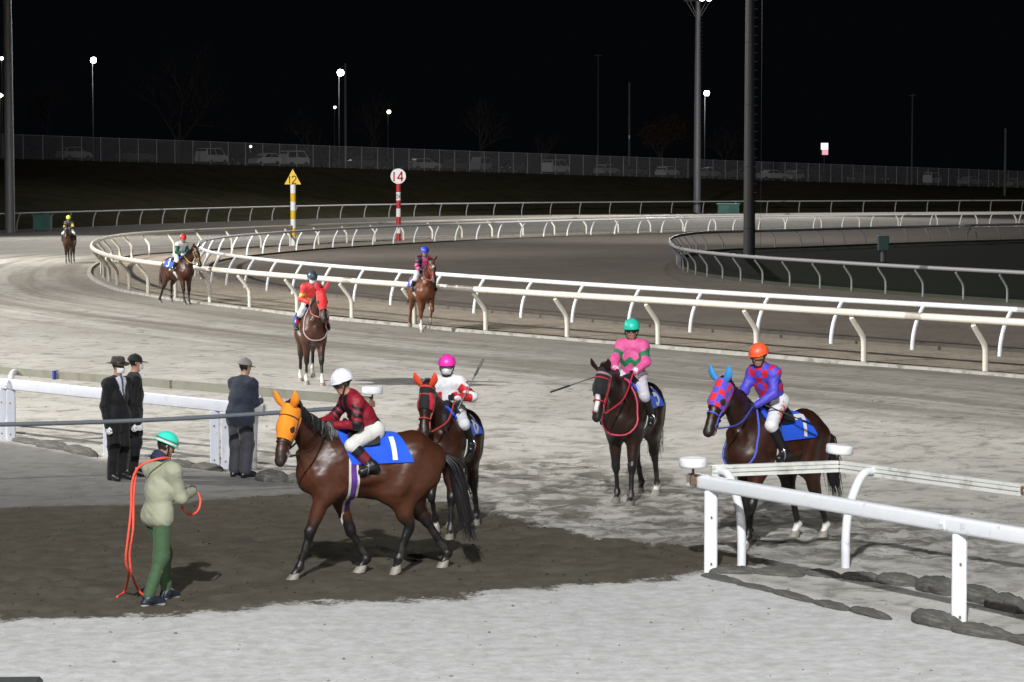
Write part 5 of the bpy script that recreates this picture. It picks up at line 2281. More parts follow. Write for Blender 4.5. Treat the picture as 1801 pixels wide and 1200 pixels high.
def wood_pole(x, ytop, d, dia, zf, label, arm=False, plate=False):
    p = Gd(x, ytop, d)
    root = empty('utility_pole', (p[0], p[1], zf))
    tag(root, label, 'pole', 'utility poles round the car park')
    b = MB()
    b.tube([(0, 0, -.3), (0, 0, p[2] - zf)], [dia / 2, dia * .38], 10)
    b.build('pole', mat('pole_concrete', (.13, .125, .12), .85, .2, 4, .1), root, True)
    if plate:
        b = MB()
        b.box((0, -dia * .55, (p[2] - zf) * .42), (.16, .03, .5))
        b.build('number_plate', WHITE, root)
    b = MB()
    b.box((0, 0, p[2] - zf - .3), (1.2 if arm else .3, .10, .12))
    b.build('cross_arm', DKSTEEL, root)


fz = lambda x: (lambda s: fence_pt(s)[2])(min(np.linspace(-80, FLEN + 60, 300), key=lambda s: abs(900.5 + FPX * fence_pt(s)[0] / fence_pt(s)[1] - x)))
wood_pole(607, 112, 305, .34, fz(607), 'slim concrete pole beside the brightest far lamp')
wood_pole(1107, 145, 345, .34, fz(1107), 'tall thin pole with a small white plate right of centre', False, True)
wood_pole(1768.5, 226, 330, .36, 1.0, 'short pole in front of the fence near the right edge')
wood_pole(1605, 165, 395, .30, fz(1605), 'barely visible pole with a cross arm far right', True)
wood_pole(1052, 95, 420, .30, fz(1052), 'barely visible pole behind the trees right of centre', True)


def lamp(x, y, d, r, label, e=30, power=0, colr=(.95, 1, .96), pole=True):
    p = Gd(x, y, d)
    zf = fz(x)
    root = empty('street_lamp', (p[0], p[1], zf))
    tag(root, label, 'lamp', 'lamps of the car park')
    b = MB()
    hgt = p[2] - zf
    b.tube([(-r * .6, .55, -.2), (-r * .6, .55, hgt + r)], [.09, .06], 8)
    b.tube([(-r * .6, .55, hgt + r), (0, .0, hgt + r * 1.1)], .04, 6)
    b.build('pole', DKSTEEL, root, True)
    b = MB()
    b.lathe([(r * .25, r * 1.12), (r * .55, r * 1.0), (r * .60, r * .90), (r * .3, r * .86)], (0, 0, hgt), 14)
    b.build('lamp_shade', DKSTEEL, root, True)
    b = MB()
    b.lathe([(r * .38, -r * .92), (r * .75, -r * .66), (r * .95, -r * .3), (r, 0), (r * .95, r * .3), (r * .75, r * .66), (r * .38, r * .92)], (0, 0, hgt), 16)
    b.build('globe', mat('lit_globe_%d' % e, (.9, .9, .9), .3, 0, 3, 0, emit=colr, estr=e), root, True)
    if power:
        ld = bpy.data.lights.new('lamp_light', 'POINT')
        ld.energy = power
        ld.color = (.92, 1, .95)
        ld.shadow_soft_size = r * 1.2
        lo = bpy.data.objects.new('lamp_light', ld)
        COL.objects.link(lo)
        lo.location = (p[0], p[1] - 2.2, p[2] - 1.6)


lamp(164.5, 106, 345, .40, 'bright globe lamp high above the left end of the fence', 40, 700)
lamp(599, 128, 340, .44, 'bright globe lamp beside the slim concrete pole', 40, 700)
lamp(1243, 164, 375, .40, 'bright lamp just right of the lit light mast', 36, 900)
lamp(684, 197, 400, .30, 'small yellowish lamp left of centre above the fence', 9, 0, (.95, 1, .55))
lamp(589, 189, 420, .20, 'tiny lamp under the brightest far lamp', 8)
lamp(3, 103, 330, .22, 'tiny lamp left of the left light mast, upper one', 8)
lamp(1.5, 168, 360, .30, 'yellowish lamp left of the left light mast, lower one', 10, 0, (.95, 1, .6))
lamp(441, 258, 300, .14, 'tiny low lamp among the cars above the white hatchback', 7)

# glowing sign in the distance
p = Gd(1450, 262, 430)
root = empty('lit_sign', (p[0], p[1], fz(1450)))
tag(root, 'small glowing pink and white sign on a post in the far dark', 'sign')
b = MB()
b.tube([(0, .2, -.2), (0, .2, p[2] - fz(1450))], .12, 8)
b.build('post', DKSTEEL, root)
b = MB()
b.box((0, 0, p[2] - fz(1450)), (1.35, .25, 2.1), 0, .05)
b.build('box', DKSTEEL, root)
z0 = p[2] - fz(1450)
b = MB()
b.box((.0, -.14, z0 + .42), (1.2, .03, 1.1), 0, .01)
b.build('upper_panel', mat('sign_white', (.9, .8, .85), .5, .1, 3, 0, emit=(1, .86, .95), estr=1.5), root)
b = MB()
b.box((.10, -.14, z0 - .58), (1.0, .03, .85), 0, .01)
b.build('lower_panel', mat('sign_pink', (.9, .4, .45), .5, .1, 3, 0, emit=(1, .45, .55), estr=.9), root)


# distance markers with striped posts
def marker(x, yf, ytop, shape, txt, cols, n, label, dia, plate_w):
    p = G(x, yf)
    root = empty('distance_marker', (p[0], p[1], 0))
    tag(root, label, 'marker')
    s = FPX / p[1]
    hgt = (yf - ytop) / s
    ph = plate_w * (.92 if shape == 'tri' else 1.0)
    hp_ = hgt - ph
    for i in range(n):
        z0, z1 = hp_ * i / n, hp_ * (i + 1) / n
        b = MB()
        b.tube([(0, 0, z0 - (.1 if i == 0 else 0)), (0, 0, z1)], dia / 2, 16)
        b.build('stripe', cols[i % 2], root, True)
    b = MB()
    zc = hp_ + ph / 2
    if shape == 'tri':
        V = [(-plate_w / 2, 0, hp_), (plate_w / 2, 0, hp_), (0, 0, hp_ + ph)]
    else:
        V = [(plate_w / 2 * math.cos(a), 0, zc + plate_w / 2 * math.sin(a)) for a in np.linspace(0, 2 * PI, 33)[:-1]]
    m = len(V)
    VV = [(x_, -.22, z_) for x_, _, z_ in V] + [(x_, -.18, z_) for x_, _, z_ in V]
    FF_ = [tuple(range(m)), tuple(range(m, 2 * m))[::-1]] + [(k, m + k, m + (k + 1) % m, (k + 1) % m) for k in range(m)]
    pl = obj('plate', VV, FF_, mat('marker_yellow', (.72, .46, .01), .45) if shape == 'tri' else WHITE, root)
    dv, df = digits2(txt, .22 if shape == 'tri' else .28, .95 if shape == 'tri' else 1.05)
    hh = ph * (.50 if shape == 'tri' else .62) / 1.6
    cz = hp_ + ph * (.30 if shape == 'tri' else .5)
    obj('number', np.c_[dv[:, 0] * hh, np.full(len(dv), -.227), cz + dv[:, 1] * hh], df, mat('marker_black', (.02, .02, .01), .6) if shape == 'tri' else mat('marker_red', (.46, .015, .02), .5), pl)
    return root, hp_


YEL = mat('marker_yellow_post', (.64, .40, .01), .45, .08, 8, .03)
RED = mat('marker_red_post', (.42, .018, .03), .45, .08, 8, .03)
marker(516, 432, 298, 'tri', '12', [WHITE, YEL], 7, 'yellow triangle marker numbered 12 on a yellow and white post', .34, 1.02)
rt, hp_ = marker(701, 425, 297, 'circ', '14', [RED, WHITE], 7, 'round white marker numbered 14 on a red and white post', .30, 1.0)
dv, df = digits2('04', .3, 1.1)
hh = .30 / 1.6
V = np.c_[np.sin(dv[:, 0] * hh / .155) * .157, -np.cos(dv[:, 0] * hh / .155) * .157, hp_ * 5.5 / 7 + dv[:, 1] * hh]
obj('small_number', V, df, mat('faded_grey', (.25, .23, .25), .6), rt)


# green boxes
def cabinet(x, yf, w, h, label, m):
    p = G(x, yf)
    root = empty('cabinet', (p[0], p[1], 0))
    tag(root, label, 'cabinet')
    b = MB()
    b.box((0, 0, h * .42 + .1), (w, w * .6, h * .84), 0, .02)
    b.build('box', m, root)
    b = MB()
    b.box((0, 0, h * .90 + .08), (w * 1.12, w * .72, h * .10), 0, .02)
    b.build('lid', m, root)
    b = MB()
    b.box((w * .22, -w * .31, h * .45 + .1), (w * .42, .02, h * .6), 0, .004)
    b.build('door', mat('cabinet_door', (.03, .13, .12), .6), root)
    for sx in (-1, 1):
        b = MB()
        b.box((sx * w * .38, 0, .05), (.10, w * .5, .16))
        b.build('foot', DKSTEEL, root)
    return root


GRN = mat('green_enamel', (.035, .15, .125), .5, .15, 4, .03)
cabinet(75, 407, 1.35, 1.30, 'pale green cabinet behind the far rail at the left', GRN)
cabinet(1281, 379, 2.2, 1.25, 'green cabinet beside the foot of the lit light mast', GRN)
p = G(1553, 462)
root = empty('signal_box', (p[0], p[1], 0))
tag(root, 'dark green box on a short leg inside the infield', 'cabinet')
b = MB()
b.box((0, 0, .95), (.55, .35, .75), 0, .03)
b.build('box', mat('dark_green_enamel', (.02, .07, .06), .5), root)
b = MB()
b.tube([(0, 0, -.1), (0, 0, .6)], .12, 10)
b.build('leg', DKSTEEL, root)


# bare trees in the dark
BARK = mat('bark', (.034, .028, .024), .95, .4, 6, .4)


def tree(x, hpx, seed, label, leaves=None, dd=14):
    best = min(np.linspace(-80, FLEN + 60, 300), key=lambda s: abs(900.5 + FPX * fence_pt(s)[0] / fence_pt(s)[1] - x))
    p = fence_pt(best)
    k = (p[1] + dd) / p[1]
    root = empty('bare_tree', (p[0] * k, p[1] * k, p[2]))
    tag(root, label, 'tree', 'bare trees in the car park')
    H = hpx * p[1] * k / FPX
    rs = random.Random(seed)
    tr, cr, lf = MB(), MB(), MB()
    tips = []

    def grow(p0, d, L, r, lev):
        n = 4
        pts = [p0]
        dd_ = d
        for i in range(n):
            dd_ = nrm(dd_ + np.array([rs.gauss(0, .10), rs.gauss(0, .10), rs.gauss(.03, .05)]))
            pts.append(pts[-1] + dd_ * L / n)
        (tr if lev == 0 else cr).tube(pts, np.linspace(r, r * .62, n + 1), 6 if lev < 2 else 3, False)
        if lev >= 5:
            tips.append(pts[-1])
            return
        nb = [4, 4, 3, 3, 3][lev]
        for j in range(nb):
            t_ = rs.uniform(.45, 1.0) if j else 1.0
            q = pts[min(n, max(1, int(round(t_ * n))))]
            ax = nrm(np.array([rs.gauss(0, 1), rs.gauss(0, 1), rs.gauss(.25, .5)]))
            nd_ = nrm(dd_ * (1.0 if j else 1.6) + ax * (.95 if lev else 1.1))
            grow(q, nd_, L * rs.uniform(.58, .80), r * .56, lev + 1)
    grow(np.zeros(3), nrm(np.array([rs.gauss(0, .05), 0, 1])), H * .32, H * .020, 0)
    tr.build('trunk', BARK, root, True)
    cr.build('crown', BARK, root)
    if leaves:
        for q in tips:
            for _ in range(3):
                c_ = q + np.array([rs.gauss(0, .25), rs.gauss(0, .25), rs.gauss(0, .25)])
                a = nrm([rs.gauss(0, 1) for _ in range(3)])
                b_ = nrm(np.cross(a, [.3, .5, .8]))
                lf.add([c_ + a * .16, c_ + b_ * .09, c_ - a * .16, c_ - b_ * .09], [(0, 1, 2, 3)])
        lf.build('leaves', leaves, root)['kind'] = 'stuff'


RUSTL = mat('rust_leaves', (.06, .022, .010), .9, .3, 5, 0)
tree(75, 175, 1, 'bare tree right of the left light mast')
tree(312, 235, 2, 'largest bare tree, left of the triangle marker')
tree(538, 120, 3, 'low bare tree above the triangle marker')
tree(648, 150, 4, 'bare tree right of the slim concrete pole')
tree(852, 165, 5, 'bare tree above the middle of the fence')
tree(955, 90, 6, 'small bare tree left of the tall thin pole')
tree(1165, 135, 7, 'small tree with rusty leaves left of the lit light mast', RUSTL)
tree(1268, 120, 8, 'small bare tree between the two right masts')

# dark green coping just inside the lower left corner
p0 = Gd(-40, 1199, 15.0)
b = MB()
b.box((p0[0] + .13, p0[1], p0[2] - .40), (.46, .30, .80), .06, .015)
bx_ = empty('litter_bin', (p0[0] + .13, p0[1], p0[2] - .8))
bx_.location.z = 0
tag(bx_, 'dark green bin top just showing in the lower left corner', 'bin')
b = MB()
b.box((0, 0, (p0[2] - .06) / 2), (.42, .28, p0[2] - .06), .06, .015)
b.build('bin_body', mat('bin_green', (.008, .016, .015), .6), bx_)
b = MB()
b.box((0, 0, p0[2] - .03), (.48, .32, .06), .06, .02)
b.build('lid', mat('bin_green', (.008, .016, .015), .6), bx_)


# ------------------------------------------------------------------ the field: horses, riders, whips
BAY, DBAY, CHEST = (.066, .0215, .0098), (.036, .0125, .0068), (.115, .036, .0145)
WHT = (.64, .64, .65)


def J_black_red(loc, arm, t):
    C = np.tile(np.array((.22, .008, .018)), (len(loc), 1))
    k = np.array((.008, .008, .010))
    hoop = arm & (((t > .34) & (t < .50)) | ((t > .62) & (t < .82)) | ((t > .98) & (t < 1.12)))
    C[hoop] = k
    v = ~arm & (loc[:, 2] > .02) & (np.abs(np.abs(loc[:, 1]) - .07) < .045)
    C[v] = k
    C[~arm & (loc[:, 0] < .24)] = k
    C[~arm & (loc[:, 2] > .05) & (loc[:, 0] < .70) & (np.abs(loc[:, 1]) < .10)] = k
    return C


def J_white_red(loc, arm, t):
    C = np.tile(np.array(WHT), (len(loc), 1))
    r = np.array((.50, .014, .018))
    C[arm & (((t > .18) & (t < .50)) | ((t > .72) & (t < .95)) | ((t > 1.15) & (t < 1.65)))] = r
    st = ~arm & (loc[:, 0] > .55) & (loc[:, 0] < .78) & (np.abs(np.abs(loc[:, 1]) - .10) < .035)
    C[st] = r
    C[~arm & (loc[:, 0] < .45)] = (.24, .24, .26)
    return C


def J_pink_green(loc, arm, t):
    C = np.tile(np.array((.62, .085, .26)), (len(loc), 1))
    g = np.array((.015, .16, .070))
    zz = .52 + .085 * (np.abs(((loc[:, 1] / .155) % 1.0) - .5) * 4 - 1)
    C[~arm & (np.abs(loc[:, 0] - zz) < .12)] = g
    tz = .55 + .10 * (np.abs(((loc[:, 2] / .12) % 1.0) - .5) * 4 - 1)
    C[arm & (np.abs(t - tz) < .20)] = g
    return C


def J_blue_check(loc, arm, t):
    C = np.tile(np.array((.075, .060, .48)), (len(loc), 1))
    r = np.array((.56, .014, .030))
    a = (np.floor(loc[:, 1] / .095 + .5) + np.floor(loc[:, 0] / .20)) % 2 == 0
    C[~arm & a] = r
    C[arm & (t < .14)] = r
    C[~arm & (loc[:, 0] < .18)] = r
    return C


def J_red_yellow(loc, arm, t):
    C = np.tile(np.array((.58, .035, .035)), (len(loc), 1))
    y = np.array((.60, .42, .05))
    C[~arm & (np.abs(loc[:, 0] - .45) < .10)] = y
    C[arm & (np.abs(t - .75) < .17)] = y
    return C


def J_pink_navy(loc, arm, t):
    C = np.tile(np.array((.60, .10, .26)), (len(loc), 1))
    k = np.array((.020, .012, .022))
    C[arm & (((t > .3) & (t < .6)) | ((t > .9) & (t < 1.15)) | (t > 1.5))] = k
    C[~arm & (loc[:, 0] < .45)] = k
    C[~arm & (loc[:, 1] < -.06)] = k
    return C


def J_white_green(loc, arm, t):
    C = np.tile(np.array(WHT), (len(loc), 1))
    C[arm & (t < 1.75)] = (.008, .085, .045)
    C[~arm & (np.abs(loc[:, 0] - .42) < .06)] = (.10, .10, .12)
    return C


def J_dark_yellow(loc, arm, t):
    C = np.tile(np.array((.02, .02, .02)), (len(loc), 1))
    C[arm & (t < .9)] = (.45, .36, .04)
    C[~arm & (loc[:, 0] < .55)] = (.30, .32, .36)
    return C


def hood_orange(s, a):
    return (.78, .235, .012)


def hood_red_eyes(s, a):
    aa = abs(a)
    if s < .05:
        return (.62, .045, .03) if s > -.0 and s < .02 else (.012, .011, .012)
    if aa > 24 + (s - .1) * 60 and aa > 22 and s > .08:
        return (.58, .015, .045)
    return (.012, .011, .012)


def hood_black(s, a):
    if abs(a) > 68 and s > .12:
        return (.52, .022, .025)
    if .035 < s < .055:
        return (.35, .22, .24)
    return (.012, .012, .014)


def hood_check(s, a):
    k = (math.floor(s / .085) + math.floor(a / 34 + .5)) % 2
    return (.66, .025, .030) if k == 0 else (.075, .075, .55)


def hood_red(s, a):
    return (.72, .030, .035)


def head_spec(h):
    v = nrm(np.array([h[0], h[1]]))
    return v, math.atan2(v[1], v[0])


FIELD = []


def runner(px, py, heading, H, Jk, O, label_h, label_j, whipspec=None):
    v, rot = head_spec(heading)
    m = G(px, py)[:2]
    loc = m + v * .15
    H.update(loc=(loc[0], loc[1], -.018), rot=rot, label=label_h)
    root, f, hd = build_horse(H)
    M4 = Matrix.Translation((loc[0], loc[1], -.018)) @ Matrix.Rotation(rot, 4, 'Z') @ Matrix.Scale(H.get('scale', 1.0), 4)
    J, seat = jockey_joints(Jk, f)
    jr, bf, jf, tf = build_person(J, O, M4, seat, label_j, 'riders on the racehorses')
    add_reins(root, hd, [J['haL'], J['haR']], f, hd['bm'] if not H.get('rein') else mat('rein_' + H['loopname'], H['rein'], .5, .1, 30, .05))
    add_stirrups(root, J, None)
    if whipspec:
        a, b, lb = whipspec
        A = M4 @ Vector(a)
        B_ = M4 @ Vector(b)
        whip(tuple(A), tuple(B_), lb)
    return root, jr, J, f, tf, M4, seat


HAIRB = dict(hair=(.009, .0075, .0075), hairname='black')
# 1: orange hood, white cap
runner(656, 1006, (-.93, -.37), dict(head=1.05, seed=1, coat=BAY, legs=[(.42, 0), (-.44, 0), (.34, .01), (-.32, .0)], tilt=[0, 0, -18, -6], neck_el=43, neck_yaw=40, head_yaw=42, head_pitch=63,
       ear=(.78, .235, .012), hood=dict(fn=hood_orange, s1=.34, span=130, eye=(.035, .016, .010)), num='1', girth=((.58, .54, .50), (.10, .03, .22)), strap=(.03, .016, .010), strapname='brown',
       tail=(-.30, .12, .36), pale_hoof=True, mane=1, vox=.0125, **HAIRB),
       dict(lean=36, look=4, nod=16, handL=(.30, .10, 1.68), handR=(.44, -.08, 1.70), knee=(.18, 1.47), ankle=(-.05, 1.24), seat_x=-.145, seat_z=1.615),
       dict(jacket=J_black_red, trousers=(.60, .585, .55), boots=True, bootband=(.16, .02, .025), hatcol=(.66, .66, .72), goggles=GLASSY, gz=.016, glove=(.02, .02, .022), seams=True, vox=.011),
       'bay horse in an orange hood with a blue cloth numbered 1', 'rider in white cap and red and black silks on the horse numbered 1')
# 8: red ears, pink cap
runner(797, 932, (-.23, -.97), dict(scale=.95, seed=2, coat=DBAY, legs=[(.16, 0), (-.16, .06), (-.12, 0), (.18, 0)], tilt=[0, -40, 0, 0], neck_el=50, neck_yaw=-4, head_yaw=2, head_pitch=66,
       ear=(.74, .060, .022), hood=dict(fn=hood_red_eyes, s1=.27, span=100), girth=((.62, .62, .6), (.02, .02, .02)), strap=(.40, .06, .05), strapname='red', socks=(0, .10, 0, 0),
       tail=(-.12, .0, .40), vox=.0135, num='8', **HAIRB),
       dict(lean=20, seat_z=1.60, look=6, nod=4, handL=(.30, .16, 1.80), handR=(.36, -.08, 1.74), poleL=(-.2, .9, -.5), knee=(.30, 1.46), ankle=(.08, 1.18)),
       dict(jacket=J_white_red, trousers=(.62, .62, .64), boots=True, bootband=None, hatcol=(.80, .035, .38), goggles=mat('clear_lens', (.10, .085, .08), .08, .1, 20, 0), mask=True, glove=(.012, .012, .014), vox=.011),
       'dark bay horse with red ear covers behind the horse numbered 1', 'rider in pink cap, goggles and white face mask with a raised whip',
       ((.36, .20, 1.66), (.10, .47, 2.28), 'black whip held upright by the rider in the pink cap'))
# 5: black hood, green cap
runner(1116, 876, (-.32, -.95), dict(seed=3, coat=(.023, .0105, .0075), legs=[(.18, 0), (-.10, 0), (-.05, .0), (-.20, 0)], neck_el=37, neck_yaw=-6, head_yaw=-8, head_pitch=66,
       hood=dict(fn=hood_black, s1=.30, span=118), blaze=(.30, .50, .026), num='5', girth=((.60, .60, .58), (.06, .06, .06)), strap=(.50, .03, .05), strapname='pinkred', loop=(.50, .035, .07), loopname='pinkred',
       socks=(0, 0, .13, 0), tail=(-.10, .05, .50), vox=.0135, **HAIRB),
       dict(lean=6, look=10, nod=4, handL=(.30, .12, 1.78), handR=(.36, -.12, 1.80), poleL=(-.35, .9, -.2), poleR=(-.35, -.9, -.2), knee=(.32, 1.46), ankle=(.12, 1.14), seat_z=1.71),
       dict(jacket=J_pink_green, trousers=(.55, .53, .58), boots=True, hatcol=(.02, .50, .36), goggles=GLASSY, gz=.030, glove=(.012, .012, .014), cuff=True, vox=.011),
       'dark brown horse in a black hood with a white blaze, cloth numbered 5', 'rider in green cap and pink silks with a green zigzag band',
       ((.40, -.20, 1.78), (.55, -.98, 1.50), 'thin whip held out low by the rider in the green cap'))
# 7: checked hood, orange cap
r7 = runner(1368, 950, (-.70, -.71), dict(seed=4, coat=DBAY, legs=[(.26, 0), (-.10, 0), (-.16, 0), (.06, 0)], neck_el=50, neck_yaw=8, head_yaw=8, head_pitch=54, mouth=.026,
       ear=(.035, .26, .62), hood=dict(fn=hood_check, s1=.30, span=128, eye=(.020, .010, .008)), num='7', girth=((.60, .52, .42), (.05, .10, .45)), strap=(.075, .085, .50), strapname='blue', loop=(.07, .10, .50), rein=(.05, .06, .36), loopname='blue',
       socks=(.09, .13, .17, .17), tail=(-.34, .0, .42), vox=.0135, **HAIRB),
       dict(lean=30, look=2, nod=12, handL=(.40, .10, 1.70), handR=(.46, -.10, 1.74), knee=(.32, 1.46), ankle=(.12, 1.12), seat_z=1.72),
       dict(jacket=J_blue_check, trousers=(.63, .62, .62), boots=True, hatcol=(.86, .105, .035), goggles=AMBER, gz=.012, glove=(.012, .012, .014), vox=.011),
       'dark bay horse in a red and blue checked hood with a blue cloth numbered 7', 'rider in orange cap and purple silks with red checks',
       ((.34, .19, 1.70), (-.36, .46, 1.40), 'pale whip lying across the blue cloth numbered 7'))
# lettering down the white breeches: small red strokes
jr, J, tf, seat = r7[1], r7[2], r7[4], r7[6]
b = MB()
hp_, kn_ = J['hipL'] + np.array([-.02, 0, .02]), J['knL']
for i in range(7):
    t0 = .22 + i * .075
    c0 = hp_ * (1 - t0) + kn_ * t0
    for zz, ln in ((.030, .5), (-.008, .9), (-.040, .5)):
        a_ = c0 + np.array([0, 0, zz])
        e_ = a_ + (kn_ - hp_) * .045 * ln + np.array([0, 0, .022 * (1 if (i + int(zz * 100)) % 2 else -1)])
        P2 = cast(tf, np.array([a_, (a_ + e_) / 2, e_]), np.tile(np.array([0, 1.0, .12]), (3, 1)), .003)
        b.tube(P2 - seat, .0055, 4)
b.build('lettering', mat('red_print', (.42, .02, .03), .7), jr)
# 2: red hood, dark cap, farther back
runner(546, 672, (.22, -.975), dict(seed=5, coat=(.060, .022, .012), legs=[(.30, 0), (-.14, .0), (-.05, .10), (.05, 0)], tilt=[0, 0, -35, 0], neck_el=52, neck_yaw=8, head_yaw=6, head_pitch=62,
       ear=(.74, .06, .10), hood=dict(fn=hood_red, s1=.36, span=120, eye=(.03, .015, .012)), num='2', girth=((.60, .58, .56), (.30, .28, .28)), strap=(.40, .10, .10), strapname='rose', loop=(.50, .34, .36), loopname='rose',
       socks=(.26, .22, .26, .26), tail=(-.10, 0, .50), vox=.020, far=True, **HAIRB),
       dict(lean=24, look=6, nod=20, handL=(.36, .09, 1.72), handR=(.38, -.10, 1.74)),
       dict(jacket=J_red_yellow, trousers=(.62, .62, .62), boots=True, bootband=(.35, .02, .03), hatcol=(.045, .060, .085), mask=True, glove=(.30, .20, .16), vox=.015),
       'bay horse in a red hood with white socks at mid distance', 'rider in dark cap and red silks with a yellow band')
# 4: chestnut cantering, blue cap
runner(741, 581, (.26, -.965), dict(seed=6, coat=CHEST, legs=[(-.05, .22), (.10, .0), (-.10, .0), (-.30, .10)], tilt=[-60, 0, 0, -30], neck_el=52, neck_yaw=4, head_yaw=2, head_pitch=58, points=.0,
       blaze=(.12, .22, .03), num='4', girth=((.55, .50, .44), (.40, .36, .30)), strap=(.40, .02, .02), strapname='scarlet', socks=(.16, .34, .16, .0),
       tail=(-.35, -.10, .75), hair=(.050, .018, .010), hairname='chestnut', vox=.021, far=True),
       dict(lean=40, look=-4, nod=14, handL=(.42, .09, 1.74), handR=(.44, -.09, 1.74), seat_z=1.74),
       dict(jacket=J_pink_navy, trousers=(.62, .62, .62), boots=True, hatcol=(.03, .06, .52), glove=(.5, .5, .5), vox=.016),
       'chestnut horse cantering beside the rail behind the others', 'rider in blue cap and pink and black silks on the chestnut')
# 3: red cap by the bend
runner(312, 534, (.62, -.78), dict(seed=7, coat=(.050, .017, .009), legs=[(.05, 0), (.20, 0), (-.05, .08), (-.32, 0)], tilt=[0, 0, -30, 0], neck_el=44, head_pitch=58, num='3',
       girth=((.62, .58, .50), (.60, .55, .46)), strap=(.42, .30, .06), strapname='yellow', tail=(-.20, 0, .60), vox=.022, far=True, **HAIRB),
       dict(lean=34, look=-10, nod=16, seat_z=1.71),
       dict(jacket=J_white_green, trousers=(.62, .62, .6), boots=True, hatcol=(.62, .025, .02), glove=(.5, .5, .5), vox=.017),
       'brown horse under a red-capped rider beside the bend of the rail', 'rider in red cap with white body and green sleeves')
# 6: yellow cap, farthest
runner(123, 463, (.05, -1.0), dict(seed=8, coat=(.045, .018, .010), legs=[(.14, 0), (-.10, 0), (.05, 0), (-.15, 0)], neck_el=40, head_pitch=60, blaze=(.10, .16, .02),
       girth=((.3, .3, .3), (.1, .1, .1)), strap=(.05, .03, .02), strapname='darkbrown', tail=(-.10, 0, .55), vox=.026, far=True, **HAIRB),
       dict(lean=26, nod=14),
       dict(jacket=J_dark_yellow, trousers=(.55, .55, .55), boots=True, hatcol=(.42, .62, .06), glove=(.45, .45, .45), vox=.020),
       'farthest dark horse coming head-on at the left edge of the course', 'rider in yellow green cap on the farthest horse')


# ------------------------------------------------------------------ people on foot
def stand(H, lean=0.0, bend=0.0, step=.0, hands=None, look=0.0, nod=5.0, wide=.10, sh_w=.185):
    k = H / 1.72
    tl = math.radians(lean)
    pel = np.array([-math.sin(tl) * .10, 0, .93 * k - bend * .05])
    tu = np.array([math.sin(tl), 0, math.cos(tl)])
    up = pel + tu * .49 * k
    hy, hp = math.radians(look), math.radians(nod)
    hf = np.array([math.cos(hp) * math.cos(hy), math.cos(hp) * math.sin(hy), -math.sin(hp)])
    hl = np.array([-math.sin(hy), math.cos(hy), 0])
    J = dict(head=up + nrm(tu + np.array([.12, 0, .2])) * .235 * k, hfwd=hf, hup=np.cross(hf, hl))
    for s, sg in (('L', 1), ('R', -1)):
        J['sh' + s] = up + np.array([0, sg * sh_w * k, -.02])
        J['hip' + s] = pel + np.array([0, sg * .09, 0])
        fx = step * sg
        J['kn' + s] = np.array([pel[0] * .5 + fx * .5 + bend * .10 + .03, sg * (wide * .98), .50 * k])
        J['an' + s] = np.array([fx - .02, sg * wide, .085])
        J['toe' + s] = np.array([fx + .13, sg * (wide + .025), .038])
        hand = np.array(hands[s] if hands and s in hands else (.06, sg * .25, .80 * k), float)
        sh = J['sh' + s]
        d = hand - sh
        L = np.linalg.norm(d)
        l1, l2 = .29 * k, .27 * k
        if L > (l1 + l2) * .985:
            q = L / ((l1 + l2) * .985)
            l1, l2 = l1 * q, l2 * q
        a = (l1 * l1 - l2 * l2 + L * L) / (2 * L)
        h = math.sqrt(max(l1 * l1 - a * a, 0))
        pole = np.array([-.8, sg * .45, -.2])
        pole = nrm(pole - (pole @ (d / L)) * d / L)
        J['el' + s] = sh + d / L * a + pole * h
        J['ha' + s] = hand
        J['thumb' + s] = np.array([.9, 0, .25]) if hand[2] < 1.0 * k and hand[0] < .2 else np.array([.2, -sg * .4, .9])
    return J


def foot_person(px, py, heading, J, O, label):
    v, rot = head_spec(heading)
    m = G(px, py)[:2]
    M4 = Matrix.Translation((m[0], m[1], -.012)) @ Matrix.Rotation(rot, 4, 'Z')
    return build_person(J, O, M4, (0, 0, 0), label, 'people standing at the crossing'), M4


def J_suit(loc, arm, t):
    C = np.tile(np.array((.005, .005, .006)), (len(loc), 1))
    v = ~arm & (loc[:, 2] > .06) & (loc[:, 0] > .50) & (np.abs(loc[:, 1]) < .075 * (loc[:, 0] - .50) / .5)
    C[v] = (.50, .52, .60)
    tie = v & (np.abs(loc[:, 1]) < .016)
    C[tie] = (.06, .05, .06)
    return C


foot_person(207, 843, (.80, -.60), stand(1.73, 1, look=-4), dict(jacket=J_suit, jmat=CLOTH, trousers=(.005, .005, .006), hem=.20, hat='fedora', hatcol=(.045, .033, .026), mask=True, glove=(.62, .62, .62), leg_r=.072, fat=.92, vox=.013),
            'man in brown hat, black suit, face mask and white gloves')
foot_person(235, 836, (.97, .22), stand(1.74, 2, look=8), dict(jacket=solid((.005, .005, .006)), jmat=CLOTH, jname='coat', trousers=(.005, .005, .006), hem=.30, hat='cap', hatcol=(.010, .010, .011), mask=True, glove=(.62, .62, .62), leg_r=.074, fat=.98, vox=.013),
            'man in black cap and black coat behind the man with the brown hat')
foot_person(424, 838, (.62, .78), stand(1.69, 8, look=-8, nod=10, hands=dict(L=(.34, .08, 1.08), R=(.36, -.06, 1.10)), wide=.11), dict(jacket=solid((.014, .019, .034)), jmat=CLOTH, trousers=(.040, .040, .048), hem=.10, hat='cap', hatcol=(.19, .18, .175), leg_r=.088, fat=1.10, vox=.013),
            'man in grey cap and navy jacket seen from behind by the left rail')
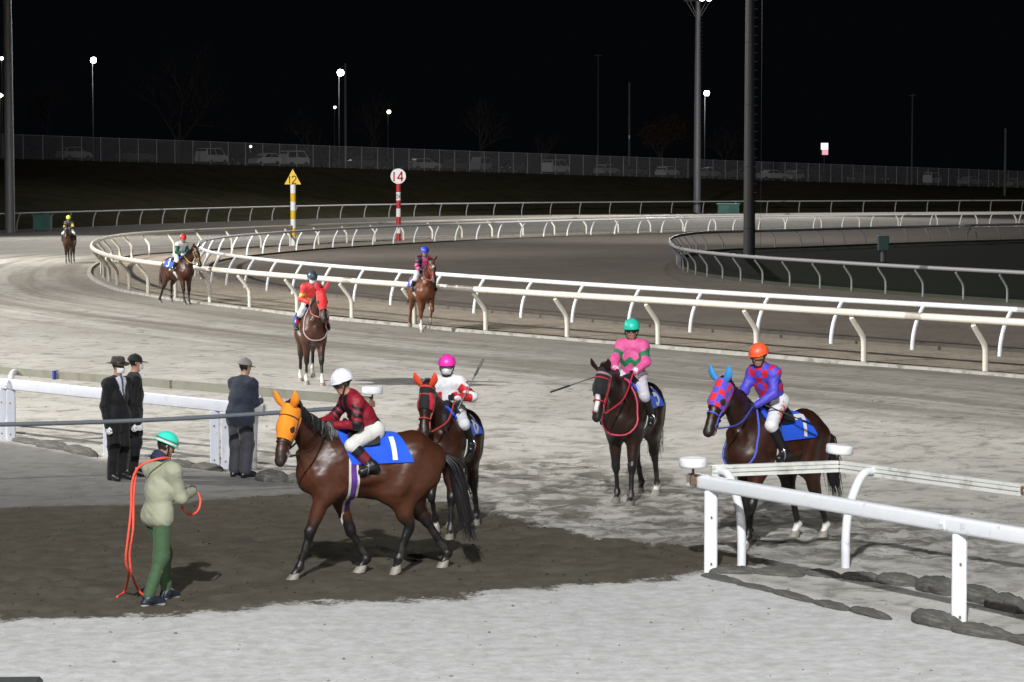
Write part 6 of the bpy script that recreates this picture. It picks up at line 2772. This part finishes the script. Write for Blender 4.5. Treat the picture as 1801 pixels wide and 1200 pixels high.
HJ = stand(1.72, 8, .3, .19, look=-22, nod=24, hands=dict(L=(.40, .06, 1.12), R=(.38, -.08, 1.14)), wide=.10)
(hroot, _, _, _), HM = foot_person(280, 1060, (.70, .71), HJ, dict(jacket=solid((.285, .290, .205)), jmat=CLOTH, trousers=(.046, .090, .040), hem=.03, crease=.011, csc=7.0, hat='hardhat', hatcol=(.03, .56, .42), glove=(.025, .045, .025), scarf=(.012, .016, .045), leg_r=.057, shoe=(.02, .024, .035), sole=(.60, .60, .58), jgrow=.015, fat=.93, pfat=.75, vox=.0115),
                                   'handler in turquoise helmet, pale green jacket and green trousers')
# coral lead rope slung over the handler's shoulder
ORANGE = mat('coral_rope', (.78, .095, .055), .6, .12, 60, .3)
lr = empty('lead_rope', tuple(G(225, 1052)))
tag(lr, 'coral orange lead rope slung over the handler and trailing on the ground', 'rope')
o0 = np.array(lr.location)


def rp(L):
    return spline([np.array(q) - o0 for q in L], .05)


sh = HM @ Vector(HJ['shR'])
b = MB()
back = 26.02
b.tube(rp([Gd(298, 806, 26.16), Gd(284, 806, 26.04), Gd(262, 812, 25.98), Gd(242, 824, 26.02), Gd(232, 850, back), Gd(230, 900, back), Gd(225, 945, back), Gd(221, 985, back + .05), Gd(226, 1010, back + .2), G(219, 1040, .03), G(206, 1050, .02)]), .0125, 8)
b.build('strand', ORANGE, lr, True)
b = MB()
b.tube(rp([Gd(240, 822, 26.06), Gd(235, 870, 26.05), Gd(234, 930, 26.03), Gd(228, 975, 26.1), G(232, 1010, .30), G(245, 1040, .05), G(264, 1054, .02)]), .0125, 8)
b.build('strand', ORANGE, lr, True)
hw = [HM @ Vector(HJ['ha' + s]) for s in ('L', 'R')]
b = MB()
c_ = (np.array(hw[0]) + np.array(hw[1])) / 2
a_ = np.linspace(0, 2 * PI, 21)
b.tube(np.array([c_ + np.array([.10 * math.cos(q) + .02, .03 * math.sin(2 * q), -.11 + .13 * math.sin(q)]) for q in a_]) - o0, .0125, 8, False)
b.build('coil', ORANGE, lr, True)
